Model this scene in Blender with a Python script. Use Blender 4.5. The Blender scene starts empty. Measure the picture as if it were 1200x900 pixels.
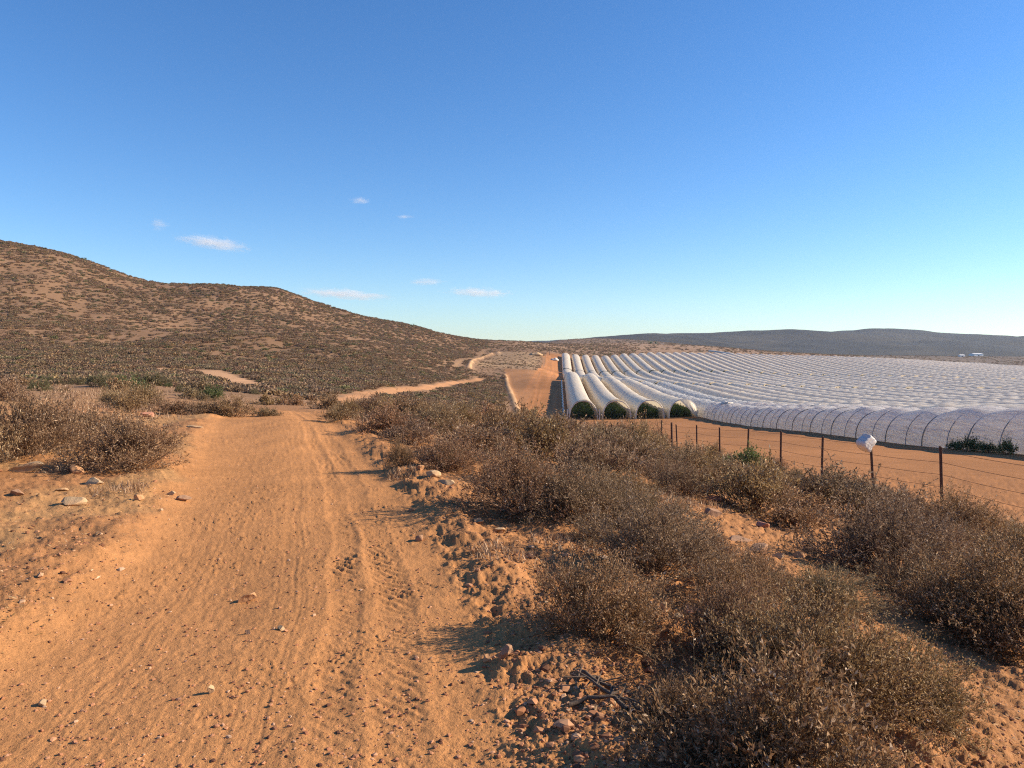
import bpy, math, random
import numpy as np
from mathutils import Vector, Matrix

random.seed(7)
RS = np.random.RandomState(11)
scene = bpy.context.scene
COL = scene.collection
R = math.radians

# ------------------------------------------------------------------ camera frame
F, CX, CY, EYE = 901.0, 600.0, 450.0, 1.6
PITCH = math.atan((450 - 412) / F)
cp, sp = math.cos(PITCH), math.sin(PITCH)

def ray(px, py):
    u, v = (px - CX) / F, (CY - py) / F
    d = np.array([u, cp + v * sp, -sp + v * cp])
    return d / d[1]                                   # per metre of forward distance

def P(px, py, Y):
    d = ray(px, py) * Y
    return (d[0], Y, EYE + d[2])

# ------------------------------------------------------------------ noise
def _hash(ix, iy, seed):
    h = (ix.astype(np.int64) * 374761393 + iy.astype(np.int64) * 668265263 + seed * 1442695041) & 0xFFFFFFFF
    h = ((h ^ (h >> 13)) * 1274126177) & 0xFFFFFFFF
    h = h ^ (h >> 16)
    return (h & 0xFFFFFF) / float(0xFFFFFF)

def vnoise(x, y, seed=0):
    ix, iy = np.floor(x), np.floor(y)
    fx, fy = x - ix, y - iy
    fx = fx * fx * fx * (fx * (fx * 6 - 15) + 10)
    fy = fy * fy * fy * (fy * (fy * 6 - 15) + 10)
    a, b = _hash(ix, iy, seed), _hash(ix + 1, iy, seed)
    c, d = _hash(ix, iy + 1, seed), _hash(ix + 1, iy + 1, seed)
    return (a + (b - a) * fx) * (1 - fy) + (c + (d - c) * fx) * fy - 0.5

def fbm(x, y, oct=4, seed=0, gain=0.5):
    s, a = 0.0, 1.0
    for i in range(oct):
        c, n = math.cos(1.1 * i + .3), math.sin(1.1 * i + .3)
        s = s + a * vnoise((x * c - y * n) * 2 ** i + 17.3 * i, (x * n + y * c) * 2 ** i - 9.1 * i, seed + i)
        a *= gain
    return s

def sstep(a, b, x):
    t = np.clip((x - a) / (b - a), 0, 1)
    return t * t * (3 - 2 * t)

# ------------------------------------------------------------------ terrain: control points and an interpolating surface
H_T = 2.95                                             # tunnel height
ctl = []
def cz(X, Y, z): ctl.append((X, Y, z))
def cpx(px, py, Y, dz=0.0):
    x, y, z = P(px, py, Y); ctl.append((x, y, z + dz))

for Y in (1.2, 2.2, 3.5, 5, 7, 9.5, 12.5, 16):
    cz(-.42 * Y ** .75 - .6, Y, 0)
for X, Y, z in [(1, 1.5, -.05), (1, 3, -.06), (2.5, 3.2, -.36), (4.5, 4, -.8), (0.6, 5, -.03), (3, 5.5, -.45), (6, 6.5, -1.1),
                (0.8, 9, -.12), (4, 10, -.75), (9, 10, -1.85), (-1, 14, -.12), (-1.5, 18, -.35), (5, 18, -1.35), (10.9, 19.3, -2.25),
                (14, 16, -2.6), (10.57, 22.3, -2.42), (9.95, 28.5, -2.8), (8.8, 40, -3.5), (6.85, 59.5, -5.2), (18, 22, -3.1),
                (-6, 10, .12), (-4.5, 6, .10), (-9, 16.5, .05), (-3.5, 3, .06), (-5.6, 18.5, -.02), (-14, 20, .05),
                (-6.5, 24, -.35), (-7, 32, -.9), (-8, 48, -2.1), (0, 30, -1.45), (0, 45, -2.7), (0, 60, -4.1), (0, 85, -6.3),
                (0, 115, -8.8), (0, 142, -10.7), (3, 35, -2.2), (4.5, 62, -4.9), (20, 80, -7.2), (16, 110, -9.2)]:
    cz(X, Y, z)
for a in [(1200, 533, 45.9), (1067, 522, 60.7), (960, 508, 81.8), (880, 500, 110.8), (830, 491.5, 142), (685, 491.5, 150), (735, 491.5, 150),
          (612, 488, 152), (560, 478, 140), (500, 470, 125), (400, 472, 80), (450, 463, 105), (520, 449, 200), (560, 444, 275), (592, 440, 300),
          (575, 425, 400), (570, 416, 480), (620, 415, 480), (630, 432, 345)]:
    cpx(*a)
def tk(k, Y): return 5 + 6.5 * k + .06 * Y
for k, Y, z in [(0, 270, -9.2), (0, 340, -10.8), (0, 410, -10.2), (0, 455, -6.6), (0, 505, -2.3), (8, 150, -11.4), (8, 270, -12.6),
                (8, 410, -10.8), (8, 455, -7.6), (8, 505, -3.6), (20, 150, -11.5), (20, 270, -14.2), (20, 410, -13.2), (20, 500, -8), (20, 560, -3.6), (40, 290, -15), (40, 420, -15.2),
                (40, 600, -7.8), (60, 420, -15.5), (62, 750, -12), (30, 590, -5)]:
    cz(tk(k, Y), Y, z)
for a in [(655, 404, 850), (760, 403, 900), (835, 406, 900), (600, 406, 800), (905, 412, 850), (1000, 416.5, 950), (1200, 418.5, 1100), (1100, 418, 1000),
          (663, 398, 1350), (750, 398.5, 1350), (860, 409, 1350), (960, 412, 1500), (1100, 415, 1500), (1250, 415, 1500)]:
    cpx(*a)
for px, py in [(640, 401), (700, 396), (740, 392.5), (770, 391.5), (830, 394), (880, 393), (920, 390), (980, 387), (1030, 386), (1070, 388), (1100, 391.5), (1140, 394),
               (1170, 396), (1230, 394), (1300, 396)]:
    cpx(px, py, 2600)
for px in (660, 800, 950, 1100, 1250):
    cpx(px, 402, 3900)
# hill on the left
for px, py, Y in [(-120, 262, 400), (0, 287, 410), (60, 300, 420), (110, 315, 430), (150, 328, 440), (190, 334, 450), (235, 335, 455), (290, 342, 455), (330, 347, 460), (370, 360, 470),
                  (420, 374, 490), (470, 382, 520), (500, 388, 550), (530, 393, 600), (560, 398, 650), (600, 400, 720)]:
    cpx(px, py, Y)
    cpx(px, py + 10 + (400 - py) * .18, Y * 1.5)
    cpx(px, py + 14 + (400 - py) * .3, Y * 2.6)
for a in [(-100, 330, 300), (-100, 410, 170), (0, 345, 290), (0, 400, 190), (0, 436, 125), (100, 372, 290), (100, 410, 190), (100, 437, 125), (200, 375, 310), (200, 412, 190),
          (200, 434, 135), (300, 385, 310), (300, 415, 200), (300, 440, 135), (290, 455, 90), (380, 395, 330), (380, 420, 220), (380, 445, 130),
          (450, 405, 350), (450, 430, 220), (520, 418, 340), (520, 405, 470), (150, 452, 70), (50, 455, 60), (150, 472, 38), (250, 470, 48), (320, 476, 45)]:
    cpx(*a)
ctl = np.array(ctl)

def _uv(x, y):
    az = np.clip(np.arctan2(x, y), -.78, .78)
    d = np.hypot(x, y)
    return az * 6.0, np.log(np.clip(d, 1.0, 4200)) * 1.9

_cu, _cv = _uv(ctl[:, 0], ctl[:, 1])
_cd = np.hypot(ctl[:, 0], ctl[:, 1])
def _k(r2): return .5 * r2 * np.log(r2 + 1e-9)
_n = len(ctl)
_A = np.zeros((_n + 3, _n + 3))
_A[:_n, :_n] = _k((_cu[:, None] - _cu[None]) ** 2 + (_cv[:, None] - _cv[None]) ** 2) + np.eye(_n) * 1e-3
_A[:_n, _n], _A[:_n, _n + 1], _A[:_n, _n + 2] = 1, _cu, _cv
_A[_n:, :_n] = _A[:_n, _n:].T
_w = np.linalg.solve(_A, np.concatenate([ctl[:, 2] / _cd, np.zeros(3)]))

def base_h(x, y):
    x, y = np.atleast_1d(np.asarray(x, float)), np.atleast_1d(np.asarray(y, float))
    out = np.empty(x.shape)
    f, xf, yf = out.reshape(-1), x.reshape(-1), y.reshape(-1)
    for s in range(0, len(f), 60000):
        u, v = _uv(xf[s:s + 60000], yf[s:s + 60000])
        acc = _w[_n] + _w[_n + 1] * u + _w[_n + 2] * v
        r2 = (u[:, None] - _cu[None]) ** 2 + (v[:, None] - _cv[None]) ** 2
        acc = acc + _k(r2) @ _w[:_n]
        d = np.hypot(xf[s:s + 60000], yf[s:s + 60000])
        f[s:s + 60000] = acc * np.clip(d, .0, 4200) * sstep(.3, 1.6, d)
    return out

# the dirt track: right edge as a function of forward distance
_ry = np.array([-5, 0, 2.95, 3.72, 5, 6.3, 7.67, 9.1, 12.2, 18.5, 26, 40])
_rx = np.array([.4, .3, .10, -.02, -.25, -.57, -.95, -1.3, -2.25, -4.2, -6.6, -11])
_lx = np.array([-2.9, -2.8, -2.65, -2.65, -2.8, -3.05, -3.45, -3.95, -5.0, -7.2, -9.0, -13.5])
def edge_r(y): return np.interp(y, _ry, _rx)
def edge_l(y): return np.interp(y, _ry, _lx)

def dpoly(x, y, pts):
    best = np.full(x.shape, 1e9)
    for (x0, y0), (x1, y1) in zip(pts[:-1], pts[1:]):
        dx, dy = x1 - x0, y1 - y0
        t = np.clip(((x - x0) * dx + (y - y0) * dy) / (dx * dx + dy * dy), 0, 1)
        best = np.minimum(best, np.hypot(x - x0 - t * dx, y - y0 - t * dy))
    return best

def hitg(px, py, dmin=1.5, dmax=3000, fn=base_h):
    d = ray(px, py)
    Y = np.exp(np.linspace(math.log(dmin), math.log(dmax), 900))
    g = EYE + d[2] * Y - fn(d[0] * Y, Y)
    i = np.argmax(g < 0)
    if g[i] >= 0: i = len(Y) - 1
    j = max(i - 1, 0)
    t = g[j] / (g[j] - g[i] + 1e-12) if i else 0
    y = Y[j] + (Y[i] - Y[j]) * t
    return d[0] * y, y

XY = lambda l: [hitg(px, py, dmin=dm) for px, py, dm in l]
TRACK_B = [P(px, py, Y)[:2] for px, py, Y in [(385, 474.5, 74), (420, 466, 95), (460, 458, 130), (500, 452, 170), (530, 447, 210), (562, 443.5, 275)]]
TRACK_C = [P(px, py, Y)[:2] for px, py, Y in [(196, 432, 138), (212, 431, 138), (245, 431, 138), (262, 435, 128), (276, 441, 118), (286, 449, 100), (292, 455, 91)]]
BERM_1 = [P(px, py, Y)[:2] for px, py, Y in [(550, 437, 310), (553, 431, 345), (558, 424, 400), (566, 418, 450), (577, 413.5, 490), (592, 413, 500)]]
TRACK_D = [P(px, py, Y)[:2] for px, py, Y in [(532, 434, 300), (545, 424, 370), (560, 415, 450), (568, 411, 520)]]
BERM_2 = [(-2.6, 300), (-1.2, 240), (.4, 190), (1.6, 152)]

def height(x, y):
    """ground with its relief: berms, ruts, clods"""
    x, y = np.atleast_1d(np.asarray(x, float)), np.atleast_1d(np.asarray(y, float))
    z = base_h(x, y)
    d = np.hypot(x, y)
    z = z + np.exp(-(dpoly(x, y, BERM_1) / 1.3) ** 2) * 1.1 + np.exp(-(dpoly(x, y, BERM_2) / .9) ** 2) * .6
    # broad unevenness, gullies on the hill
    z = z + fbm(x / 9, y / 9, 3, 5) * .5 * sstep(14, 60, d) * (1 - .8 * field_mask(x, y))
    hill = sstep(130, 260, d) * sstep(.02, .25, -np.arctan2(x, y))
    z = z + hill * fbm(x / 70, y / 70, 4, 21) * 7.0
    far = sstep(1300, 1900, d)
    z = z + far * fbm(x / 420, y / 420, 4, 31) * 26
    # near relief
    m = d < 45
    if m.any():
        xs, ys, ds = x[m], y[m], d[m]
        er, el = edge_r(ys), edge_l(ys)
        s = xs - er + .07 * fbm(xs * 1.2, ys * 1.2, 2, 3)
        inside = sstep(.06, -.25, s) * sstep(-.25, .2, xs - el)
        fade = 1 - sstep(24, 44, ds)
        rough = fbm(xs * 2.3, ys * 2.3, 3, 41) * .075 + fbm(xs * 9, ys * 9, 6, 51, .64) * .040
        rough = rough + np.maximum(fbm(xs * 7, ys * 7, 5, 57, .6), .1) * .036
        smooth = fbm(xs * 1.1, ys * .5, 3, 61) * .035 + fbm(xs * 24, ys * 17, 4, 71, .68) * .0052
        # clods on the track
        cl = np.maximum(fbm(xs * 40, ys * 40, 3, 77, .6) - .27, 0) * .030 * sstep(-.15, .3, fbm(xs * 1.6, ys * 1.3, 3, 78))
        # wheel marks running along the track
        st = vnoise(s * 34 + vnoise(ys * .6, s * 0, 8) * 1.2, ys * .55, 81) * .0030 + vnoise(s * 75, ys * .9, 83) * .0030
        st = st * sstep(-2.6, -1.9, s) * sstep(-.75, -1.15, s) * sstep(-.3, .25, fbm(xs * .9, ys * .5, 3, 85))
        lines = (vnoise(s * 62, ys * .25, 86) * .0055 + vnoise(s * 30, ys * .2, 87) * .003) * (np.exp(-((s + 1.18) / .16) ** 2) + .8 * np.exp(-((s + 1.95) / .22) ** 2))
        st = (st + lines) * .75
        tread = 0
        for s0, w in ((-.56, .12), (-.83, .10)):
            q = s - s0 + .03 * np.sin(ys * .7 + s0 * 9)
            band = np.exp(-(q / w) ** 4)
            ph = ys / .11 + .8 * fbm(xs * 5, ys * 5, 2, 93) + np.abs(q) * 9 * np.sign(q + .0)
            cut = np.clip(np.sin(2 * np.pi * ph) * 1.8, -1, 1) * (.45 + fbm(xs * 4, ys * 2, 2, 91))
            tread = tread + band * sstep(-.6, -.05, fbm(xs * 1.2, ys * .7, 3, 92)) * (-.008 + .0075 * cut) + .0036 * np.exp(-((np.abs(q) - w * 1.25) / .03) ** 2)
        bank = np.exp(-((s - .28) / .25) ** 2) * .05
        bankl = np.exp(-((xs - el + .35) / .4) ** 2) * .06
        z[m] += fade * (rough * (1 - inside) * np.where(s < -1, .62, .95) + inside * (smooth + cl + st + tread) * 1.0 + bank + bankl
                        - inside * .03 + .03 * np.exp(-((s + 1.35) / .5) ** 2) * inside)
    return z

def field_mask(x, y):
    """where the tunnels stand and the bare ground in front of them"""
    lo = 5 + .06 * y - 3.6 - 9.8
    m = (sstep(0, 1.5, x - lo) * sstep(146, 150, y))
    fen = sstep(.3, 1.6, x - (12.8 - .1 * y)) * sstep(5, 9, y) * (1 - sstep(120, 140, y))
    lowr = sstep(1, 6, x - 6.85 - .02 * (y - 60)) * sstep(58, 66, y) * (1 - sstep(150, 152, y))
    far = 1 - sstep(0, 20, y - np.interp(x, [0, 60, 160, 300, 460], [512, 512, 580, 640, 770]))
    return np.clip(np.maximum(np.maximum(m, fen), lowr) * far, 0, 1)

def hz(x, y): return float(height(np.array([x]), np.array([y]))[0])
def hb(x, y): return float(base_h(x, y)[0])

# ------------------------------------------------------------------ helpers for objects and materials
def tag(o, label=None, cat=None, group=None, kind=None):
    if label: o['label'] = label
    if cat: o['category'] = cat
    if group: o['group'] = group
    if kind: o['kind'] = kind
    return o

def empty(name, loc=(0, 0, 0), rz=0):
    o = bpy.data.objects.new(name, None); COL.objects.link(o)
    o.location = loc; o.rotation_euler = (0, 0, rz); o.empty_display_size = .2
    return o

def mesh_np(name, v, f, mats, smooth=True, fattr=None, vcol=None, link=True, parent=None):
    """v (n,3); f (m,k) array of one size, or list of such arrays"""
    fl = f if isinstance(f, list) else [f]
    me = bpy.data.meshes.new(name)
    v = np.asarray(v, np.float32)
    me.vertices.add(len(v)); me.vertices.foreach_set('co', v.ravel())
    loops = np.concatenate([a.ravel() for a in fl]).astype(np.int32)
    sizes = np.concatenate([np.full(len(a), a.shape[1]) for a in fl])
    starts = np.concatenate([[0], np.cumsum(sizes)[:-1]]).astype(np.int32)
    me.loops.add(len(loops)); me.loops.foreach_set('vertex_index', loops)
    me.polygons.add(len(sizes)); me.polygons.foreach_set('loop_start', starts)
    me.polygons.foreach_set('use_smooth', np.full(len(sizes), smooth))
    if fattr is not None:
        for k, a in fattr.items():
            at = me.attributes.new(k, 'FLOAT', 'FACE'); at.data.foreach_set('value', np.asarray(a, np.float32))
    if vcol is not None:
        at = me.color_attributes.new('soil', 'FLOAT_COLOR', 'POINT')
        c = np.ones((len(v), 4), np.float32); c[:, :3] = vcol[:, :3]
        if vcol.shape[1] > 3: c[:, 3] = vcol[:, 3]
        at.data.foreach_set('color', c.ravel())
    for m in (mats if isinstance(mats, (list, tuple)) else [mats]): me.materials.append(m)
    me.update(calc_edges=True); me.validate()
    o = bpy.data.objects.new(name, me)
    if link: COL.objects.link(o)
    if parent: o.parent = parent
    return o

def dup(o, loc=None, rot=None, scale=None):
    c = o.copy(); COL.objects.link(c)
    for ch in [x for x in bpy.data.objects if x.parent == o]:
        d = ch.copy(); COL.objects.link(d); d.parent = c
    return c

class NT:
    def __init__(self, name):
        self.m = bpy.data.materials.new(name); self.m.use_nodes = True
        self.t = self.m.node_tree; self.t.nodes.clear()
        self.out = self.t.nodes.new('ShaderNodeOutputMaterial')
    def n(self, typ, **kw):
        nd = self.t.nodes.new('ShaderNode' + typ)
        ins = kw.pop('ins', {})
        for k, v in kw.items(): setattr(nd, k, v)
        for k, v in ins.items(): self.set(nd, k, v)
        return nd
    def set(self, nd, k, v):
        s = nd.inputs[k]
        if isinstance(v, bpy.types.NodeSocket): self.t.links.new(v, s)
        elif isinstance(v, bpy.types.Node): self.t.links.new(v.outputs[0], s)
        else: s.default_value = v
    def math(self, op, a, b=0.0, c=None, clamp=False):
        nd = self.n('Math', operation=op, use_clamp=clamp); self.set(nd, 0, a); self.set(nd, 1, b)
        if c is not None: self.set(nd, 2, c)
        return nd.outputs[0]
    def mix(self, a, b, f, bt='MIX'):
        nd = self.n('Mix', data_type='RGBA', blend_type=bt)
        self.set(nd, 0, f); self.set(nd, 6, a); self.set(nd, 7, b)
        return nd.outputs[2]
    def ramp(self, f, stops):
        nd = self.n('ValToRGB'); self.set(nd, 0, f)
        e = nd.color_ramp.elements
        while len(e) < len(stops): e.new(.5)
        for el, (p, c) in zip(e, stops): el.position = p; el.color = (*c, 1)
        return nd.outputs[0]
    def noise(self, vec, scale, detail=4, rough=.55, dist=0):
        nd = self.n('TexNoise', ins={'Scale': scale, 'Detail': detail, 'Roughness': rough, 'Distortion': dist})
        if vec is not None: self.set(nd, 'Vector', vec)
        return nd.outputs['Fac']
    def surf(self, s): self.t.links.new(s if isinstance(s, bpy.types.NodeSocket) else s.outputs[0], self.out.inputs['Surface'])

def c4(c): return (c[0], c[1], c[2], 1)

def leaf_mat(name, stops, transl=.25, rough=.5, spec=.35, jit=.35):
    n = NT(name)
    a = n.n('Attribute', attribute_name='rnd', attribute_type='GEOMETRY')
    oi = n.n('ObjectInfo')
    col = n.ramp(a.outputs['Fac'], stops)
    k = n.math('MULTIPLY_ADD', oi.outputs['Random'], jit, 1 - jit / 2)
    hsv = n.n('HueSaturation', ins={'Color': col, 'Value': k})
    h = n.math('MULTIPLY_ADD', n.math('FRACT', n.math('MULTIPLY', oi.outputs['Random'], 7.31)), .03, .485)
    n.set(hsv, 'Hue', h)
    b = n.n('BsdfPrincipled', ins={'Base Color': hsv, 'Roughness': rough, 'Specular IOR Level': spec})
    t = n.n('BsdfTranslucent', ins={'Color': hsv})
    m = n.n('MixShader', ins={0: transl, 1: b, 2: t})
    n.surf(m); return n.m

def simple(name, c, rough=.8, spec=.3, var=.3, scale=8, bump=0.0, metal=0.0):
    n = NT(name)
    tc = n.n('TexCoord').outputs['Object']
    f = n.noise(tc, scale, 5)
    col = n.mix(c4([x * (1 - var) for x in c]), c4([min(1, x * (1 + var)) for x in c]), f)
    b = n.n('BsdfPrincipled', ins={'Base Color': col, 'Roughness': rough, 'Specular IOR Level': spec, 'Metallic': metal})
    if bump:
        bp = n.n('Bump', ins={'Strength': 1, 'Distance': bump, 'Height': n.noise(tc, scale * 4, 6, .65)})
        n.set(b, 'Normal', bp)
    n.surf(b); return n.m

# ------------------------------------------------------------------ ground material
def ground_mat():
    n = NT('ground_soil')
    pos = n.n('NewGeometry').outputs['Position']
    at = n.n('Attribute', attribute_name='soil', attribute_type='GEOMETRY')
    col = at.outputs['Color']; al = at.outputs['Alpha']        # alpha: how scrubby / littered
    n1 = n.noise(pos, .9, 6, .6); n2 = n.noise(pos, 7, 6, .65); n3 = n.noise(pos, 60, 4, .7)
    n0 = n.noise(pos, .06, 5, .6)
    v = n.math('MULTIPLY_ADD', n1, .5, .75)
    v = n.math('MULTIPLY', v, n.math('MULTIPLY_ADD', n2, .5, .75))
    v = n.math('MULTIPLY', v, n.math('MULTIPLY_ADD', n3, .7, .65))
    v = n.math('MULTIPLY', v, n.math('MULTIPLY_ADD', n0, .4, .8))
    v = n.math('MULTIPLY', v, n.math('MULTIPLY_ADD', n.noise(pos, .022, 8, .65), 1.2, .4))
    hs = n.n('HueSaturation', ins={'Color': col, 'Value': v})
    # pale dusty and grey specks
    sp_ = n.noise(pos, 130, 3, .8)
    fac = n.math('MULTIPLY', n.math('SUBTRACT', sp_, .60, clamp=True), 3.2, clamp=True)
    c2 = n.mix(hs.outputs[0], (.42, .27, .16, 1), n.math('MULTIPLY', fac, .7))
    dk = n.math('MULTIPLY', n.math('SUBTRACT', n.noise(pos, 95, 3, .8), .61, clamp=True), 4, clamp=True)
    c3 = n.mix(c2, (.09, .045, .025, 1), n.math('MULTIPLY', dk, .6))
    # plant litter on the verges
    lf = n.noise(pos, 22, 6, .75)
    lit = n.math('MULTIPLY', n.math('MULTIPLY', n.math('SUBTRACT', lf, .5, clamp=True), 5, clamp=True), al)
    c4_ = n.mix(c3, (.13, .085, .05, 1), n.math('MULTIPLY', lit, .75))
    lit2 = n.math('MULTIPLY', n.math('MULTIPLY', n.math('SUBTRACT', n.noise(pos, 38, 5, .75), .56, clamp=True), 6, clamp=True), al)
    c5 = n.mix(c4_, (.46, .32, .19, 1), n.math('MULTIPLY', lit2, .6))
    b = n.n('BsdfPrincipled', ins={'Base Color': c5, 'Roughness': .95, 'Specular IOR Level': .08})
    h = n.math('ADD', n.math('MULTIPLY', n3, .010), n.math('MULTIPLY', n.noise(pos, 170, 3, .75), .006))
    h = n.math('ADD', h, n.math('MULTIPLY', n2, .012))
    bp = n.n('Bump', ins={'Strength': .8, 'Distance': 1.0, 'Height': h})
    n.set(b, 'Normal', bp)
    n.surf(b); return n.m

ORANGE = np.array([.45, .208, .080]); PATHC = np.array([.52, .247, .096])
ROADC = np.array([.33, .150, .058]); SCRUBG = np.array([.27, .16, .088]); HILLG = np.array([.215, .132, .078])
PALE = np.array([.46, .28, .145]); FALLOW = np.array([.30, .195, .11]); FARH = np.array([.044, .043, .04])

def soil(x, y):
    d = np.hypot(x, y); az = np.arctan2(x, y)
    n = x.shape[0]
    lerp = lambda c, t, m: c + (t - c) * m[:, None]
    c = np.tile(ORANGE, (n, 1)); a = np.zeros(n)
    er, el = edge_r(y), edge_l(y)
    s = x - er + .25 * fbm(x * 1.5, y * 1.5, 3, 13); sl = x - el + .35 * fbm(x * 1.3, y * 1.3, 3, 14)
    inside = sstep(.35, -.05, s) * sstep(-.35, .15, sl) * (1 - sstep(26, 40, d))
    a = (1 - inside) * (.55 + .45 * sstep(-.15, .2, fbm(x / 1.1, y / 1.1, 3, 15)))
    c = lerp(c, ORANGE * np.array([.95, .98, 1.05]), (1 - inside) * .8)
    yel = sstep(-.1, .25, fbm(x / 1.6, y / 1.6, 3, 16)) * (1 - inside) * sstep(.5, -.5, sl)
    c = lerp(c, np.array([.52, .29, .12]), yel * .7)
    c = lerp(c, PATHC, inside)
    g = sstep(22, 60, d)
    c = lerp(c, SCRUBG, g * (1 - inside)); 
    c = lerp(c, HILLG, sstep(120, 220, d))
    # bare lighter patches on the hill
    pt = sstep(.05, .3, fbm(x / 24, y / 24, 4, 17) + .08) * sstep(100, 160, d)
    c = lerp(c, np.array([.235, .138, .076]), pt * .7)
    fm = field_mask(x, y)
    c = lerp(c, ROADC, fm); a = a * (1 - fm)
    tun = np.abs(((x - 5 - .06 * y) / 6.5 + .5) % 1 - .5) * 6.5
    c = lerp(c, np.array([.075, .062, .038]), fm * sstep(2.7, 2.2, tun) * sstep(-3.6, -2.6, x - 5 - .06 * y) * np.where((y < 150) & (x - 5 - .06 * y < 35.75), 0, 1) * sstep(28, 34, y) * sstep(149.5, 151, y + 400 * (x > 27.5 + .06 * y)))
    br = sstep(-.5, .5, x - np.interp(y, [152, 190, 240, 300, 340], [1.6, .4, -1.2, -2.6, -3.5])) * sstep(148, 152, y) * (1 - sstep(322, 340, y)) * (1 - fm)
    c = lerp(c, np.array([.31, .155, .07]), br)
    st = vnoise((x - .06 * y) * 1.6, y * .02, 19)
    rl = sstep(146, 150, y) * sstep(-16, -14, x - 5 - .06 * y) * sstep(-3.2, -3.6, x - 5 - .06 * y) * (y < 500)
    c = lerp(c, np.array([.42, .185, .072]), rl * sstep(-.3, .3, st))
    # fallow terrace, tracks, berms
    fl = sstep(0, 4, x - np.interp(y, [290, 310, 400, 490], [-17, -17, -18, -12])) * sstep(0, 6, -(x - (5 + .06 * y - 13.2))) * sstep(325, 345, y) * (1 - sstep(495, 510, y))
    c = lerp(c, FALLOW, fl)
    for pts, w, cc in ((TRACK_B, 1.45, np.array([.47, .245, .115])), (TRACK_C, 2.1, np.array([.48, .28, .15])), (TRACK_D, .5, PALE * .6), (BERM_1, .9, PALE * 1.1), (BERM_2, .7, PALE)):
        q = dpoly(x, y, pts) + fbm(x / 2, y / 2, 2, 23) * w * .6
        m = sstep(w * 1.25, w * .7, q); c = lerp(c, cc, m); a = a * (1 - m)
    # far hills and brown plateau
    c = lerp(c, np.array([.30, .19, .115]), sstep(510, 560, y) * sstep(1250, 1100, d) * sstep(-.02, .02, az))
    c = lerp(c, np.array([.15, .11, .08]), sstep(880, 960, d) * sstep(-.02, .3, az))
    c = lerp(c, FARH, sstep(1250, 1500, d))
    fh = sstep(.0, .3, fbm(x / 160, y / 160, 4, 29)) * sstep(1400, 1700, d)
    c = lerp(c, FARH * np.array([1.5, 1.35, 1.15]), fh)
    return np.concatenate([np.clip(c, 0, .8), a[:, None] * (1 - sstep(25, 60, d))[:, None]], 1)

# ------------------------------------------------------------------ the ground sheet
def build_ground():
    azf = np.linspace(R(-46), R(46), 1050)
    azc = np.linspace(R(46), R(314), 84)[1:-1]
    az = np.concatenate([azf, azc])
    inv = 1 / np.linspace(1 / 2.1, 1 / 24, 520)
    lg = np.exp(np.linspace(math.log(24), math.log(4100), 300))[1:]
    d = np.concatenate([[.15, .5, .9, 1.3, 1.7, 1.9], inv, lg])
    D, A = np.meshgrid(d, az, indexing='ij')
    x, y = (D * np.sin(A)).ravel(), (D * np.cos(A)).ravel()
    z = height(x, y)
    nr, nc = len(d), len(az)
    i = np.arange(nr - 1)[:, None] * nc; j = np.arange(nc)[None]; k = (j + 1) % nc
    f = np.stack([(i + j).ravel(), (i + k).ravel(), (i + nc + k).ravel(), (i + nc + j).ravel()], 1)
    v = np.stack([x, y, z], 1)
    v = np.concatenate([v, [[0, 0, float(z[0])]]]); cap = np.stack([np.full(nc, nr * nc), (np.arange(nc) + 1) % nc, np.arange(nc)], 1)
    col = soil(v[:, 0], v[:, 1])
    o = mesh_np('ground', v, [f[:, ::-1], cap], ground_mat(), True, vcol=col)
    tag(o, 'orange dirt track, scrubland slopes and hills as one ground sheet', None, None, 'structure')
build_ground()

# ------------------------------------------------------------------ shrubs
def tubes(p0, p1, r0, r1, sides=3):
    ax = p1 - p0; ln = np.linalg.norm(ax, axis=1, keepdims=True); ax = ax / (ln + 1e-9)
    ref = np.where(np.abs(ax[:, 2:3]) > .9, [[1, 0, 0]], [[0, 0, 1]])
    u = np.cross(ax, ref); u /= np.linalg.norm(u, axis=1, keepdims=True) + 1e-9
    w = np.cross(ax, u)
    vs = []
    for p, r in ((p0, r0), (p1, r1)):
        for k in range(sides):
            t = 2 * math.pi * k / sides
            vs.append(p + (u * math.cos(t) + w * math.sin(t)) * np.asarray(r).reshape(-1, 1))
    n = len(p0); v = np.stack(vs, 1).reshape(-1, 3)
    b = np.arange(n)[:, None] * 2 * sides
    f = np.concatenate([np.concatenate([b + k, b + (k + 1) % sides, b + sides + (k + 1) % sides, b + sides + k], 1) for k in range(sides)])
    return v, f

def unit(a): return a / (np.linalg.norm(a, axis=-1, keepdims=True) + 1e-9)

def leaves_np(rs, pos, dirs, size, spread=1.0, wide=.42):
    n = len(pos)
    ax = unit(dirs + rs.normal(0, .55 * spread, (n, 3)))
    sd = unit(np.cross(ax, rs.normal(0, 1, (n, 3))))
    nm = np.cross(ax, sd)
    L = size * rs.uniform(.55, 1.35, (n, 1))
    curl = rs.uniform(-.1, .45, (n, 1)) * L
    a = pos; t = pos + ax * L - nm * curl
    m = pos + ax * L * .5 + nm * curl * .35
    v = np.stack([a, m + sd * L * wide * .5 - nm * L * .12, t, m - sd * L * wide * .5 - nm * L * .12], 1).reshape(-1, 3)
    return v, np.arange(n * 4).reshape(-1, 4)

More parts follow.
